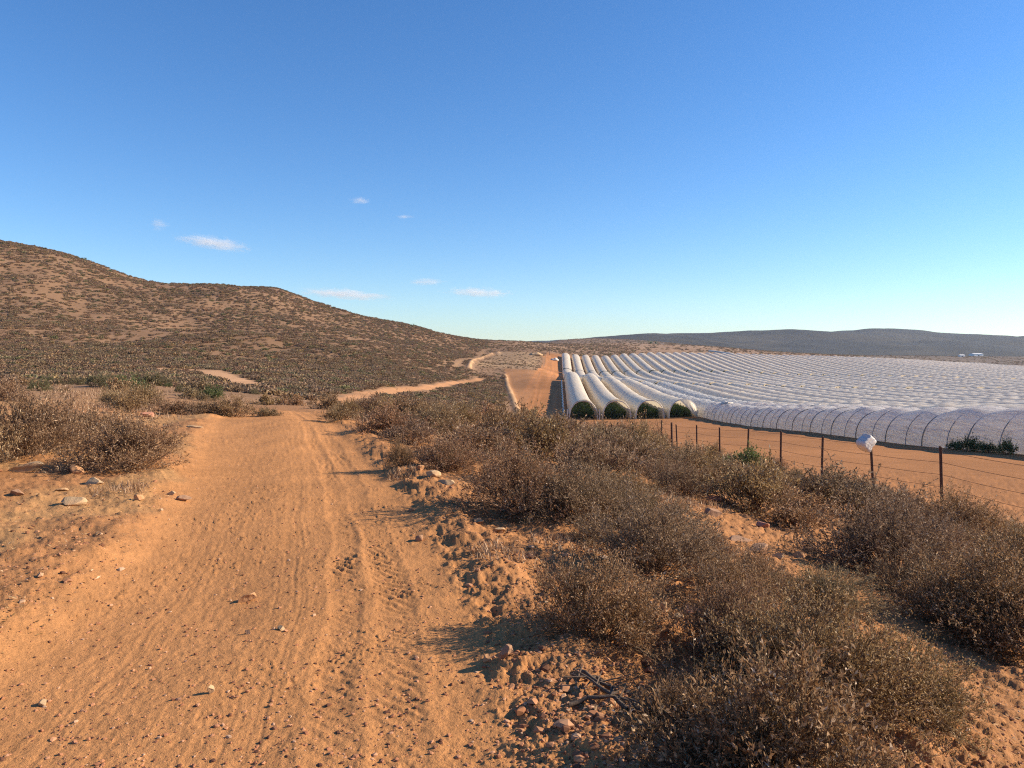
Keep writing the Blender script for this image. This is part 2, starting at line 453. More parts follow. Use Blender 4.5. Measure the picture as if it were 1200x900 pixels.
def gen_shrub(seed, nm, ns, nt, nl, leaf, Rr=.8, Hh=.62, r_st=.006, up=.34):
    rs = np.random.RandomState(seed)
    nc = rs.randint(4, 7)
    ca = np.arange(nc) * 2.4 + rs.uniform(0, 6); cr = Rr * .58 * np.sqrt((np.arange(nc) + .2) / nc)
    cxy = np.stack([cr * np.cos(ca), cr * np.sin(ca)], 1); chh = rs.uniform(.55, 1.05, nc); chh[0] = 1.0; crr = rs.uniform(.42, .66, nc) * Rr
    ci = rs.choice(nc, nm, p=crr ** 2 / (crr ** 2).sum())
    a = rs.uniform(0, 2 * np.pi, nm); q = np.sqrt(rs.uniform(0, 1, nm))
    u = rs.uniform(.62, 1.06, nm) * np.where(rs.uniform(0, 1, nm) < .07, 1.28, 1)
    tip = np.stack([cxy[ci, 0] + crr[ci] * q * np.cos(a), cxy[ci, 1] + crr[ci] * q * np.sin(a), Hh * chh[ci] * (1 - .88 * q ** 2.0) * u * .95 + .02], 1)
    edge = np.hypot(tip[:, 0], tip[:, 1]) / Rr; tip[:, 2] *= 1 - .45 * np.clip(edge, 0, 1) ** 2
    base = np.stack([cxy[ci, 0] * .22 + (tip[:, 0] - cxy[ci, 0]) * .2, cxy[ci, 1] * .22 + (tip[:, 1] - cxy[ci, 1]) * .2, np.full(nm, -.03)], 1) + rs.normal(0, .03 * Rr, (nm, 3)) * [1, 1, 0]
    mid = base * .5 + tip * .5 + rs.normal(0, .06, (nm, 3)) * Rr; mid[:, 2] += .13 * Hh
    def bez(b, m, e, q): return b * (1 - q) ** 2 + 2 * m * q * (1 - q) + e * q * q
    T0, T1, A0, A1 = [], [], [], []
    qs = np.linspace(0, 1, 5)
    pts = [bez(base, mid, tip, q) for q in qs]
    for i in range(4):
        T0.append(pts[i]); T1.append(pts[i + 1]); A0.append(np.full(nm, r_st * (1 - .17 * i))); A1.append(np.full(nm, r_st * (1 - .17 * (i + 1))))
    def children(b, m, e, k, lo, L, upw, rnd):
        n = len(b)
        q = rs.uniform(lo, 1, (n, k, 1))
        B, M, E = b[:, None], m[:, None], e[:, None]
        p = bez(B, M, E, q)
        tan = unit(2 * (1 - q) * (M - B) + 2 * q * (E - M))
        dr = unit(tan + rs.normal(0, rnd, p.shape) + np.array([0, 0, upw]))
        ln = L * rs.uniform(.5, 1.25, (n, k, 1))
        e2 = p + dr * ln; m2 = p + dr * ln * .5 + rs.normal(0, .07, p.shape) * ln
        return p.reshape(-1, 3), m2.reshape(-1, 3), e2.reshape(-1, 3)
    b1, m1, e1 = children(base, mid, tip, ns, .3, .30 * Rr, up, .55)
    T0 += [b1, m1]; T1 += [m1, e1]; k = len(b1); A0 += [np.full(k, r_st * .42), np.full(k, r_st * .34)]; A1 += [np.full(k, r_st * .34), np.full(k, r_st * .22)]
    b2, m2, e2 = children(b1, m1, e1, nt, .15, .13 * Rr, up, .6)
    T0 += [b2]; T1 += [e2]; k = len(b2); A0 += [np.full(k, r_st * .26)]; A1 += [np.full(k, r_st * .14)]
    sv, sf = tubes(np.concatenate(T0), np.concatenate(T1), np.concatenate(A0), np.concatenate(A1))
    q = rs.uniform(.1, 1.02, (len(b2), nl, 1))
    lp = (b2[:, None] * (1 - q) + e2[:, None] * q).reshape(-1, 3)
    ld = np.repeat(unit(e2 - b2)[:, None], nl, 1).reshape(-1, 3)
    lv, lf = leaves_np(rs, lp, ld, leaf)
    return (sv, sf, rs.uniform(0, 1, len(sf))), (lv, lf, rs.uniform(0, 1, len(lf)))

M_twig = leaf_mat('dry_twig', [(0, (.06, .04, .028)), (.6, (.19, .125, .075)), (1, (.33, .235, .15))], 0, .8, .15)
M_dry = leaf_mat('dry_leaf', [(0, (.13, .070, .032)), (.35, (.27, .155, .070)), (.72, (.42, .255, .122)), (.93, (.56, .38, .21)), (1, (.70, .55, .38))], 0.3, .6, .18)
M_tan = leaf_mat('tan_leaf', [(0, (.13, .075, .035)), (.35, (.29, .175, .082)), (.72, (.45, .29, .145)), (.93, (.58, .41, .23)), (1, (.70, .54, .34))], .3, .5, .35)
M_grey = leaf_mat('grey_leaf', [(0, (.125, .080, .044)), (.4, (.26, .175, .095)), (.8, (.40, .28, .16)), (1, (.58, .44, .28))], .28, .65, .18)
M_olive = leaf_mat('olive_leaf', [(0, (.075, .07, .03)), (.5, (.15, .135, .06)), (1, (.28, .24, .11))], .3, .5, .35)
M_green = leaf_mat('green_leaf', [(0, (.05, .075, .022)), (.5, (.10, .15, .045)), (1, (.22, .26, .09))], .35, .45, .4)
M_f1 = leaf_mat('far_dry_leaf', [(0, (.15, .095, .055)), (.5, (.27, .175, .10)), (1, (.42, .29, .17))], .3, .7, .2)
M_f2 = leaf_mat('far_grey_leaf', [(0, (.13, .10, .068)), (.5, (.28, .19, .115)), (1, (.43, .31, .195))], .3, .7, .2)
M_f3 = leaf_mat('far_olive_leaf', [(0, (.10, .09, .042)), (.5, (.20, .175, .08)), (1, (.33, .28, .14))], .3, .7, .2)
M_crop = leaf_mat('crop_leaf', [(0, (.02, .045, .012)), (.5, (.045, .095, .022)), (1, (.09, .16, .04))], .35, .45, .4)

def shrub_proto(name, leafmat, *a, **k):
    (sv, sf, sr), (lv, lf, lr) = gen_shrub(*a, **k)
    s = mesh_np('branches', sv, sf, M_twig, True, fattr={'rnd': sr}, link=False)
    l = mesh_np('foliage', lv, lf, leafmat, False, fattr={'rnd': lr}, link=False)
    return s.data, l.data

PN = {}   # prototype mesh pairs by (detail, colour)
PN['hero'] = [shrub_proto('h', M_dry, 3, 150, 9, 5, 7, .0185, r_st=.0034), shrub_proto('h', M_dry, 8, 140, 9, 5, 7, .0185, r_st=.0034)]
PN['curl'] = [shrub_proto('c', M_dry, 14, 120, 9, 4, 5, .028, r_st=.0036)]
PN['dead'] = [shrub_proto('d', M_tan, 71, 60, 9, 6, 1, .03, r_st=.006, Hh=.7), shrub_proto('d', M_grey, 72, 50, 9, 6, 1, .03, r_st=.006, Hh=.8)]
PN['near'] = [shrub_proto('n', M_dry, 21, 90, 8, 5, 6, .021, r_st=.0038), shrub_proto('n', M_grey, 22, 90, 8, 5, 6, .02, r_st=.0038), shrub_proto('n', M_dry, 23, 84, 8, 5, 6, .021, r_st=.0038, Hh=.68)]
PN['neartan'] = [shrub_proto('n', M_tan, 31, 84, 8, 5, 6, .023, r_st=.0038), shrub_proto('n', M_tan, 32, 84, 8, 5, 6, .023, r_st=.0038)]
PN['mid'] = [shrub_proto('m', M_dry, 41, 56, 7, 4, 4, .036, r_st=.007), shrub_proto('m', M_grey, 42, 56, 7, 4, 4, .034, r_st=.007),
             shrub_proto('m', M_tan, 43, 56, 7, 4, 4, .036, r_st=.007), shrub_proto('m', M_dry, 44, 50, 7, 4, 4, .036, r_st=.007, Hh=.75)]
PN['midgreen'] = [shrub_proto('m', M_olive, 51, 44, 7, 4, 4, .05, r_st=.007), shrub_proto('m', M_green, 52, 44, 7, 4, 4, .05, r_st=.007)]
PN['far'] = [shrub_proto('f', M_dry, 61, 26, 5, 3, 4, .085, r_st=.01), shrub_proto('f', M_grey, 62, 26, 5, 3, 4, .08, r_st=.01), shrub_proto('f', M_tan, 63, 24, 5, 3, 4, .08, r_st=.01)]

shrubs_xy = []
def put_shrub(x, y, w, h, kind, var, label, group=None, rz=None, name='shrub', cat='shrub'):
    sm, lm = PN[kind][var % len(PN[kind])]
    e = empty(name, (x, y, hz(x, y) - .02), random.uniform(0, 6.28) if rz is None else rz)
    e.scale = (w / 1.5, w / 1.5 * random.uniform(.9, 1.1), h / .66)
    tag(e, label, cat, group)
    for nm, me in (('branches', sm), ('foliage', lm)):
        o = bpy.data.objects.new(nm, me); COL.objects.link(o); o.parent = e
    shrubs_xy.append((x, y, w / 2))
    return e

def px_shrub(px, py, wpx, hpx, kind, var, label, group=None, back=.35, name='shrub', cat='shrub', d0=1.5):
    """base front edge at pixel (px,py); width and height as seen"""
    x, y = hitg(px, py, d0)
    w = wpx * y / F
    y2 = y + w * back; x2 = x * y2 / y
    return put_shrub(x2, y2, wpx * y2 / F, hpx * y2 / F * .88, kind, var, label, group, name=name, cat=cat)

near = [
 (900, 1010, 400, 215, 'curl', 0, 'closest bush, at the bottom of the picture, full of broad curled pale leaves'),
 (960, 880, 330, 185, 'hero', 0, 'wide grey-brown bush rising directly behind the closest curled-leaf bush'),
 (1055, 860, 200, 110, 'near', 0, 'feathery dry bush on the side of the bare corner, against the wide grey-brown one'),
 (860, 800, 190, 110, 'hero', 1, 'dry bush between the pale rubble and the wide grey-brown bush'),
 (795, 880, 130, 90, 'near', 0, 'thin dry bush beside the dark litter patch, against the closest bush'),
 (750, 632, 160, 62, 'near', 1, 'grey bush filling the middle of the scrub above the straw-coloured grass'),
 (875, 700, 150, 62, 'near', 2, 'low brown bush below the long dark rock ledge'),
 (722, 600, 130, 48, 'near', 0, 'brown bush just below the bare orange gap'),
 (965, 722, 140, 56, 'near', 1, 'low grey bush at the shaded end of the stony clearing'),
 (700, 775, 205, 118, 'near', 0, 'rounded tan-brown bush whose shadow reaches onto the track edge'),
 (765, 690, 215, 110, 'near', 1, 'grey bush behind the rounded tan-brown one, above the small pale rubble'),
 (860, 735, 150, 95, 'near', 2, 'dry bush just behind the pale stone rubble'),
 (1160, 778, 290, 140, 'hero', 1, 'tall grey twiggy bush over the bare corner of soil'),
 (1050, 690, 240, 115, 'near', 1, 'grey dry bush casting shadow over the stony clearing'),
 (1200, 690, 180, 85, 'near', 0, 'brown bush beyond the tall grey twiggy one, nearest the fence line'),
 (1125, 632, 130, 62, 'near', 2, 'bush standing at the foot of the leaning dark fence post'),
 (985, 610, 190, 70, 'mid', 1, 'dense dark bush below the white sack'),
 (900, 590, 130, 55, 'mid', 0, 'dark round bush at the top end of the stony clearing'),
 (612, 612, 185, 88, 'near', 2, 'big dark bush shading the clods beside the track'),
 (680, 625, 160, 85, 'near', 1, 'grey bush spreading beside the big dark bush'),
 (525, 558, 110, 52, 'near', 0, 'brown bush with its shadow lying across the track'),
 (468, 552, 40, 40, 'near', 2, 'small bleached twiggy bush at the track edge'),
 (455, 512, 95, 42, 'mid', 0, 'long low bush lining the bend of the track'),
 (396, 495, 60, 24, 'mid', 3, 'low dark bush where the track bends out of sight'),
 (700, 562, 150, 62, 'mid', 1, 'broad bush behind the straw-coloured grass'),
 (560, 540, 150, 58, 'mid', 2, 'pale tan bush in the middle of the scrub slope'),
 (800, 580, 65, 45, 'mid', 0, 'small bush beside the straw-coloured grass'),
 (640, 520, 140, 40, 'mid', 1, 'wide low bush above the bare orange gap'),
 (30, 542, 140, 98, 'neartan', 0, 'large tan bush behind the flat pale slabs at the track verge'),
 (150, 556, 150, 78, 'neartan', 1, 'golden-brown bush spilling onto the track verge'),
 (92, 528, 120, 55, 'neartan', 1, 'tan bush wedged between the two golden bushes on the verge'),
 (-60, 560, 150, 130, 'neartan', 0, 'tan bush cut off by the picture edge beside the pale slabs'),
 (150, 484, 54, 32, 'mid', 3, 'dark shaded bush rising behind the golden verge bushes'),
 (205, 486, 60, 28, 'mid', 2, 'tan rounded bush at the rim of the track'),
 (240, 487, 52, 26, 'mid', 2, 'low tan bush in the row at the far rim of the track'),
 (275, 487, 60, 30, 'mid', 0, 'brown bush in the row at the far rim, before the orange bend'),
 (312, 487, 40, 16, 'mid', 2, 'smallest straw-coloured bush where the far rim row ends'),
 (733, 514, 34, 24, 'mid', 3, 'dark bush standing against the far fence posts'),
 (777, 522, 26, 18, 'mid', 3, 'dark low bush at the foot of the close pair of fence posts'),
 (837, 534, 36, 22, 'mid', 3, 'dark spiky bush against the orange ground at the fence'),
 (876, 552, 62, 34, 'midgreen', 1, 'green leafy bush among the brown scrub near the fence'),
 (912, 548, 30, 14, 'mid', 3, 'small dark bush touching a fence post, past the green one'),
 (150, 462, 50, 26, 'midgreen', 1, 'dark green bush in the hollow below the hill'),
 (178, 452, 46, 18, 'midgreen', 0, 'olive bush next to the pale rock in the hollow'),
 (120, 455, 46, 18, 'midgreen', 0, 'pale olive bush at the edge of the hollow'),
]
for px, py, w, h, kd, vr, lab in near:
    px_shrub(px, py, w, h, kd, vr, lab)

# the scrub between the track and the fence: individual shrubs
BARE = [(*hitg(895, 640), .85), (*hitg(850, 612), .5), (*hitg(930, 655), .7), (*hitg(690, 572), .5), (*hitg(1160, 830), .7), (*hitg(660, 830), .55), (*hitg(800, 715), .32), (*hitg(800, 600), .4)]
def free(x, y, r, k=.62):
    for a, b, c in BARE:
        if math.hypot(x - a, y - b) < c + r * .7: return False
    for a, b, c in shrubs_xy:
        if math.hypot(x - a, y - b) < (c + r) * k: return False
    return True
cnt = 0
for i in range(9000):
    if cnt >= 215: break
    y = math.exp(random.uniform(math.log(6.0), math.log(60))); x = random.uniform(-18, 13)
    er = float(edge_r(y)); xf = 12.8 - .1 * y
    if y > 40: er = -6 - .06 * (y - 40)
    w = random.uniform(.9, 2.0) if y > 9 else random.uniform(.5, 1.1)
    if x < er + w * .5 + .35 or x > xf - .5 - w * .4: continue
    if x / y > .8 or x / y < -.5: continue
    if y > 60 and x > 5: continue
    if not free(x, y, w / 2, .52 if y > 16 else .5): continue
    h = w * random.uniform(.33, .5)
    if x > xf - 7 and y < 60: w = min(w, 1.15); h = random.uniform(.26, .38)
    v = random.choice([0, 0, 1, 1, 2, 3]) if y < 32 else random.choice([0, 1, 1, 2, 0])
    kind = 'mid' if y < 34 else 'far'
    if y < 34 and random.random() < .14: kind = 'dead'; h *= 1.2
    lab, grp = (('leafless dead shrub showing bare twigs among the thick scrub', 'dead shrubs among the thick scrub') if kind == 'dead' else ('dry brown shrub in the thick scrub between the track and the fence', 'shrubs of the thick scrub between track and fence') if y < 30 else
                ('low grey-brown shrub on the slope falling away towards the tunnel mouths', 'shrubs on the slope falling towards the tunnels'))
    put_shrub(x, y, w, h, kind, v, lab, grp); cnt += 1
cnt2 = 0
for i in range(5000):
    if cnt2 >= 45: break
    y = random.uniform(22, 80); x = random.uniform(-.74 * y, -4)
    if y < 40 and x > float(edge_l(y)) - 1: continue
    w = random.uniform(1.0, 2.4)
    if not free(x, y, w / 2, .7): continue
    q = np.array([x]), np.array([y])
    if min(float(dpoly(*q, TRACK_B)[0]), float(dpoly(*q, TRACK_C)[0])) < 1.6 + w / 2: continue
    green = y > 45 and random.random() < .35
    put_shrub(x, y, w, w * random.uniform(.38, .55), 'midgreen' if green else ('mid' if y < 34 else 'far'), random.randint(0, 3),
              'olive green shrub in the hollow below the hill' if green else 'brown shrub scattered in the hollow below the hill',
              'olive shrubs in the hollow' if green else 'brown shrubs in the hollow'); cnt2 += 1

# ------------------------------------------------------------------ distant scrub as one mass (instanced on points)
def scatter(name, pts, rot, scl, idx, protos, label, cat):
    me = bpy.data.meshes.new(name)
    me.vertices.add(len(pts)); me.vertices.foreach_set('co', np.asarray(pts, np.float32).ravel())
    for k, t, a in (('rot', 'FLOAT', rot), ('scl', 'FLOAT_VECTOR', scl), ('idx', 'INT', idx)):
        at = me.attributes.new(k, t, 'POINT')
        at.data.foreach_set('vector' if t == 'FLOAT_VECTOR' else 'value', np.asarray(a, np.int32 if t == 'INT' else np.float32).ravel())
    o = bpy.data.objects.new(name, me); COL.objects.link(o)
    pc = bpy.data.collections.new(name + '_kinds')
    for p in protos: pc.objects.link(p)
    g = bpy.data.node_groups.new(name + '_scatter', 'GeometryNodeTree')
    g.interface.new_socket('Geometry', in_out='INPUT', socket_type='NodeSocketGeometry')
    g.interface.new_socket('Geometry', in_out='OUTPUT', socket_type='NodeSocketGeometry')
    N = g.nodes.new; L = g.links.new
    gi, go = N('NodeGroupInput'), N('NodeGroupOutput')
    ci = N('GeometryNodeCollectionInfo'); ci.inputs['Collection'].default_value = pc
    ci.inputs['Separate Children'].default_value = True; ci.inputs['Reset Children'].default_value = True
    iop = N('GeometryNodeInstanceOnPoints'); iop.inputs['Pick Instance'].default_value = True
    def attr(k, t):
        a = N('GeometryNodeInputNamedAttribute'); a.data_type = t; a.inputs['Name'].default_value = k; return a.outputs['Attribute']
    cx = N('ShaderNodeCombineXYZ'); L(attr('rot', 'FLOAT'), cx.inputs[2])
    e2r = N('FunctionNodeEulerToRotation'); L(cx.outputs[0], e2r.inputs[0])
    L(gi.outputs[0], iop.inputs['Points']); L(ci.outputs[0], iop.inputs['Instance'])
    L(attr('idx', 'INT'), iop.inputs['Instance Index']); L(e2r.outputs[0], iop.inputs['Rotation']); L(attr('scl', 'FLOAT_VECTOR'), iop.inputs['Scale'])
    L(iop.outputs[0], go.inputs[0])
    md = o.modifiers.new('scatter', 'NODES'); md.node_group = g
    tag(o, label, cat, None, 'stuff')
    return o

def clump(seed, n, leaf, mat, flat=.55):
    rs = np.random.RandomState(seed)
    a = rs.uniform(0, 6.283, n); t = np.arccos(rs.uniform(.0, 1, n)); r = rs.uniform(.55, 1, n) ** .6
    r = r * (.8 + .25 * np.sin(a * 3 + seed) + .1 * np.sin(a * 7))
    p = np.stack([np.sin(t) * np.cos(a) * r, np.sin(t) * np.sin(a) * r, np.cos(t) * r * flat * 1.6 * .7], 1) * .5
    v, f = leaves_np(rs, p - 0, unit(p + [0, 0, .25]), leaf, 1.2, .7)
    return mesh_np('far_shrub', v, f, mat, False, fattr={'rnd': rs.uniform(0, 1, n)}, link=False)

far_protos = [clump(1, 170, .15, M_f1), clump(2, 170, .15, M_f2), clump(3, 170, .15, M_f1), clump(4, 170, .17, M_f3), clump(5, 150, .18, M_tan)]
def hill_points(n):
    out = []
    while sum(len(a) for a in out) < n:
        m = 40000
        d = np.sqrt(RS.uniform(60 ** 2, 760 ** 2, m)); az = RS.uniform(-.8, .16, m)
        x, y = d * np.sin(az), d * np.cos(az)
        keep = RS.uniform(0, 1, m) < np.clip((170 / d) ** 1.25, .1, 1)
        dens = np.clip(.72 - 1.0 * fbm(x / 24, y / 24, 4, 17) + .5 * fbm(x / 7, y / 7, 2, 18), .2, 1)
        keep &= RS.uniform(0, 1, m) < dens
        keep &= field_mask(x, y) < .2
        keep &= ~((x > np.where(y < 330, -2.0 - .004 * (y - 150), .06 * y - 9.0)) & (y > 140) & (y < 505) & (x < 40))
        keep &= ~((y > 296) & (y < 500) & (x > -17) & (x < 20) & (RS.uniform(0, 1, m) < .55))
        keep &= (dpoly(x, y, TRACK_B) > 2.4) & (dpoly(x, y, TRACK_C) > 3.0) & (dpoly(x, y, BERM_1) > 1.8) & (dpoly(x, y, TRACK_D) > 1.8)
        keep &= (y > np.where(x > -.1 * y, 57, 76))
        keep &= (x < 5.5) | (y > 150)
        out.append(np.stack([x, y, d], 1)[keep])
    return np.concatenate(out)[:n]
hp = hill_points(64000)
hzv = height(hp[:, 0], hp[:, 1])
w = RS.uniform(.8, 2.3, len(hp)) * np.where((hp[:, 1] > 290) & (hp[:, 0] > -17), .5, 1) * (1 + .35 * sstep(250, 600, hp[:, 2]))
idx = RS.choice(5, len(hp), p=[.36, .27, .19, .08, .10])
scatter('hillside_scrub', np.stack([hp[:, 0], hp[:, 1], hzv - .04], 1), RS.uniform(0, 6.28, len(hp)), np.stack([w, w, w * RS.uniform(.5, .95, len(hp))], 1), idx,
        far_protos, 'low dry scrub covering the hillside and the hollow beyond the track', 'scrub')
# scrub on the brown rise beyond the tunnels, and on the strip of plain
m = 9000
d = RS.uniform(520, 1400, m); az = RS.uniform(-.05, .62, m); x, y = d * np.sin(az), d * np.cos(az)
k = (field_mask(x, y) < .1) & (RS.uniform(0, 1, m) < .6 + fbm(x / 60, y / 60, 3, 44))
x, y = x[k], y[k]; w = RS.uniform(1.0, 3.4, len(x))
scatter('distant_scrub', np.stack([x, y, height(x, y) - .05], 1), RS.uniform(0, 6.28, len(x)), np.stack([w, w, w * .7], 1), RS.choice(5, len(x), p=[.3, .3, .2, .15, .05]),
        [p.copy() for p in far_protos], 'sparse dark scrub on the brown rise beyond the tunnels', 'scrub')

# ------------------------------------------------------------------ stones, gravel, litter
def ico():
    t = (1 + 5 ** .5) / 2
    v = np.array([(-1, t, 0), (1, t, 0), (-1, -t, 0), (1, -t, 0), (0, -1, t), (0, 1, t), (0, -1, -t), (0, 1, -t), (t, 0, -1), (t, 0, 1), (-t, 0, -1), (-t, 0, 1)], float)
    f = np.array([(0, 11, 5), (0, 5, 1), (0, 1, 7), (0, 7, 10), (0, 10, 11), (1, 5, 9), (5, 11, 4), (11, 10, 2), (10, 7, 6), (7, 1, 8), (3, 9, 4), (3, 4, 2), (3, 2, 6), (3, 6, 8), (3, 8, 9), (4, 9, 5), (2, 4, 11), (6, 2, 10), (8, 6, 7), (9, 8, 1)])
    return v / np.linalg.norm(v[0]), f
IV, IF = ico()
def sub(v, f):
    cache = {}; v = list(map(tuple, v)); nf = []
    def mp(a, b):
        k = (min(a, b), max(a, b))
        if k not in cache:
            q = np.add(v[a], v[b]); v.append(tuple(q / np.linalg.norm(q))); cache[k] = len(v) - 1
        return cache[k]
    for a, b, c in f:
        x, y, z = mp(a, b), mp(b, c), mp(c, a); nf += [(a, x, z), (b, y, x), (c, z, y), (x, y, z)]
    return np.array(v), np.array(nf)
SV, SF = sub(*sub(*sub(IV, IF)))

def rock_mat(name, c):
    n = NT(name)
    tc = n.n('TexCoord').outputs['Object']
    oi = n.n('ObjectInfo').outputs['Random']
    f = n.noise(tc, 9, 6, .65)
    col = n.mix(c4([x * .62 for x in c]), c4([min(.8, x * 1.25) for x in c]), f)
    dust = n.math('MULTIPLY', n.math('SUBTRACT', n.noise(tc, 4, 4), .48, clamp=True), 3, clamp=True)
    col = n.mix(col, (.45, .22, .10, 1), n.math('MULTIPLY', dust, .7))
    b = n.n('BsdfPrincipled', ins={'Base Color': col, 'Roughness': .9, 'Specular IOR Level': .15})
    n.set(b, 'Normal', n.n('Bump', ins={'Strength': .7, 'Distance': .012, 'Height': n.noise(tc, 26, 6, .7)}))
    n.surf(b); return n.m
MR = {'pale': rock_mat('pale_stone', (.50, .34, .19)), 'red': rock_mat('reddish_stone', (.42, .20, .13)), 'brown': rock_mat('brown_stone', (.34, .20, .12)), 'orange': rock_mat('orange_stone', (.50, .27, .13))}

def put_rock(px, py, wpx, hpx, deep, mat, label, seed, rz=0.0, name='rock', cat='rock'):
    rs = np.random.RandomState(seed)
    x, y = hitg(px, py)
    w, h = wpx * .95 * y / F, max(hpx * .9 * y / F, .012)
    v = SV.copy()
    for _ in range(9):                                  # planes cut facets into the lump
        nrm = unit(rs.normal(0, 1, 3)); lim = rs.uniform(.34, .75)
        dd = v @ nrm; v = v - np.outer(np.maximum(dd - lim, 0), nrm)
    v = v * (1 + .07 * np.sin(v[:, [1, 2, 0]] * 5 + seed) + .018 * np.sin(v[:, [2, 0, 1]] * 13 + seed * 3))
    v = v * np.array([w * .58, w * .58 * deep, h * .72])
    v[:, 2] += h * .30
    o = mesh_np(name, v, SF, MR[mat], False)
    o.location = (x, y + w * deep * .3, hz(x, y)); o.rotation_euler = (rs.uniform(-.12, .12), rs.uniform(-.12, .12), rz)
    tag(o, label, cat)
    return o

rocks = [
 (27, 553, 48, 11, .7, 'pale', 'flat pale slab half buried under the tan bush', 0.2),
 (88, 556, 22, 14, .9, 'orange', 'orange angular rock between the pale slab and the golden bush', .5),
 (106, 570, 30, 8, .6, 'pale', 'thin flat stone just below the orange angular rock', -.3),
 (80, 593, 32, 11, .7, 'pale', 'pale wedge-shaped slab lying alone on the verge, dark underneath', .1),
 (18, 583, 20, 12, .8, 'brown', 'dull grey-brown stone beside the pale wedge slab near the picture edge', .9),
 (70, 577, 16, 5, .8, 'pale', 'small flat pale stone behind the wedge-shaped slab', .4),
 (162, 592, 11, 10, 1, 'orange', 'small cubic rock with a dark shaded side on the verge', .7),
 (214, 586, 16, 8, .8, 'brown', 'brown stone at the verge, past the small cubic rock', .2),
 (200, 581, 9, 5, .9, 'pale', 'little pale stone touching the brown verge stone', .2),
 (228, 504, 18, 4, .6, 'pale', 'long flat pale stone at the far rim of the track', 0),
 (168, 489, 20, 8, .8, 'red', 'pinkish rock below the dark shaded bush', .3),
 (288, 703, 22, 13, .9, 'orange', 'lone pointed stone in the middle of the dirt track', .6),
 (330, 740, 11, 7, .8, 'pale', 'little pale stone near the lone pointed stone on the track', .1),
 (290, 744, 8, 6, .9, 'brown', 'little dark stone in front of the lone pointed stone on the track', .1),
 (246, 815, 9, 16, .8, 'pale', 'bleached upright sliver of stone on the near track', 1.2),
 (48, 820, 16, 8, .6, 'pale', 'pale stone flake on the nearest corner of the track', .6),
 (505, 566, 20, 9, .9, 'pale', 'pale rock at the foot of the small bleached bush', .1),
 (524, 574, 22, 9, .9, 'pale', 'second pale rock beside the big dark bush', .7),
 (492, 560, 12, 7, .9, 'orange', 'small orange stone by the pale rocks at the track edge', .7),
 (560, 616, 20, 9, .9, 'orange', 'orange clod beside the shadow of the big dark bush', .3),
 (584, 628, 16, 9, .9, 'pale', 'pale clod at the rim of the grey bush shadow', .8),
 (490, 632, 14, 10, .9, 'brown', 'dark clod on the right edge of the track', .5),
 (592, 782, 22, 17, .9, 'brown', 'dark hollow-sided clod on the near track edge', .5),
 (570, 776, 14, 10, .9, 'orange', 'orange clod next to the dark hollow-sided one', .2),
 (840, 606, 24, 11, .9, 'brown', 'brown boulder at the upper end of the stony clearing', .2),
 (893, 618, 18, 11, .9, 'red', 'reddish rock under the dark round bush', .5),
 (866, 636, 40, 9, .7, 'brown', 'long dark rock ledge across the stony clearing', .1),
 (893, 655, 28, 13, .9, 'brown', 'brown rock lit on one side in the stony clearing', .6),
 (914, 657, 16, 8, .9, 'pale', 'pale rock next to the side-lit brown rock', .2),
 (936, 656, 22, 9, .9, 'orange', 'orange rock at the shaded end of the stony clearing', .3),
 (812, 722, 26, 12, .9, 'red', 'pinkish-red rock in the rubble between the dry bushes', .2),
 (778, 722, 10, 14, .8, 'pale', 'upright pale stone in the rubble between the dry bushes', .2),
 (795, 730, 14, 8, .8, 'pale', 'flat pale stone in front of the pinkish-red rock', .9),
 (760, 742, 16, 7, .8, 'orange', 'orange stone at the front of the rubble', .9),
 (838, 588, 20, 8, .9, 'red', 'reddish stones lump above the brown boulder', .4),
]
for i, (px, py, w_, h_, dp, mt, lab, rz) in enumerate(rocks):
    put_rock(px, py, w_, h_, dp, mt, lab, 100 + i, rz)
px_, py_ = P(208, 441, 118)[:2]

def gravel(name, n, dlo, dhi, azl, azh, smin, smax, cols, label, where=None):
    d = 1 / RS.uniform(1 / dhi, 1 / dlo, n); az = RS.uniform(azl, azh, n)
    x, y = d * np.sin(az), d * np.cos(az)
    if where is not None:
        k = where(x, y) > RS.uniform(0, 1, n); x, y = x[k], y[k]
    n = len(x)
    s = smin * (smax / smin) ** (RS.uniform(0, 1, n) ** 2.2)
    z = height(x, y)
    v = IV[None] * (1 + RS.uniform(-.35, .35, (n, 12, 1)))
    sc = np.stack([RS.uniform(.7, 1.3, n), RS.uniform(.7, 1.3, n), RS.uniform(.45, .85, n)], 1) * s[:, None]
    v = v * sc[:, None]
    th = RS.uniform(0, 6.28, n); c, q = np.cos(th)[:, None], np.sin(th)[:, None]
    vx, vy = v[..., 0] * c - v[..., 1] * q, v[..., 0] * q + v[..., 1] * c
    v = np.stack([vx + x[:, None], vy + y[:, None], v[..., 2] + z[:, None] + sc[:, 2:3] * .25], 2).reshape(-1, 3)
    f = (IF[None] + (np.arange(n) * 12)[:, None, None]).reshape(-1, 3)
    o = mesh_np(name, v, f, leaf_mat(name + '_stone', cols, 0, .9, .15), False, fattr={'rnd': np.repeat(RS.uniform(0, 1, n), 20)})
    tag(o, label, 'gravel', None, 'stuff')
def on_track(x, y):
    s = x - edge_r(y); l = x - edge_l(y)
    ins = sstep(.3, -.1, s) * sstep(-.3, .1, l)
    return .35 + .65 * (1 - ins) + .0 * x
stone_cols = [(0, (.12, .06, .035)), (.35, (.36, .17, .08)), (.75, (.50, .26, .125)), (.93, (.52, .30, .16)), (1, (.56, .39, .24))]
gravel('gravel', 52000, 2.2, 17, -.76, .62, .0022, .0125, stone_cols, 'small orange and pale pebbles strewn over the dirt track and its verges', on_track)
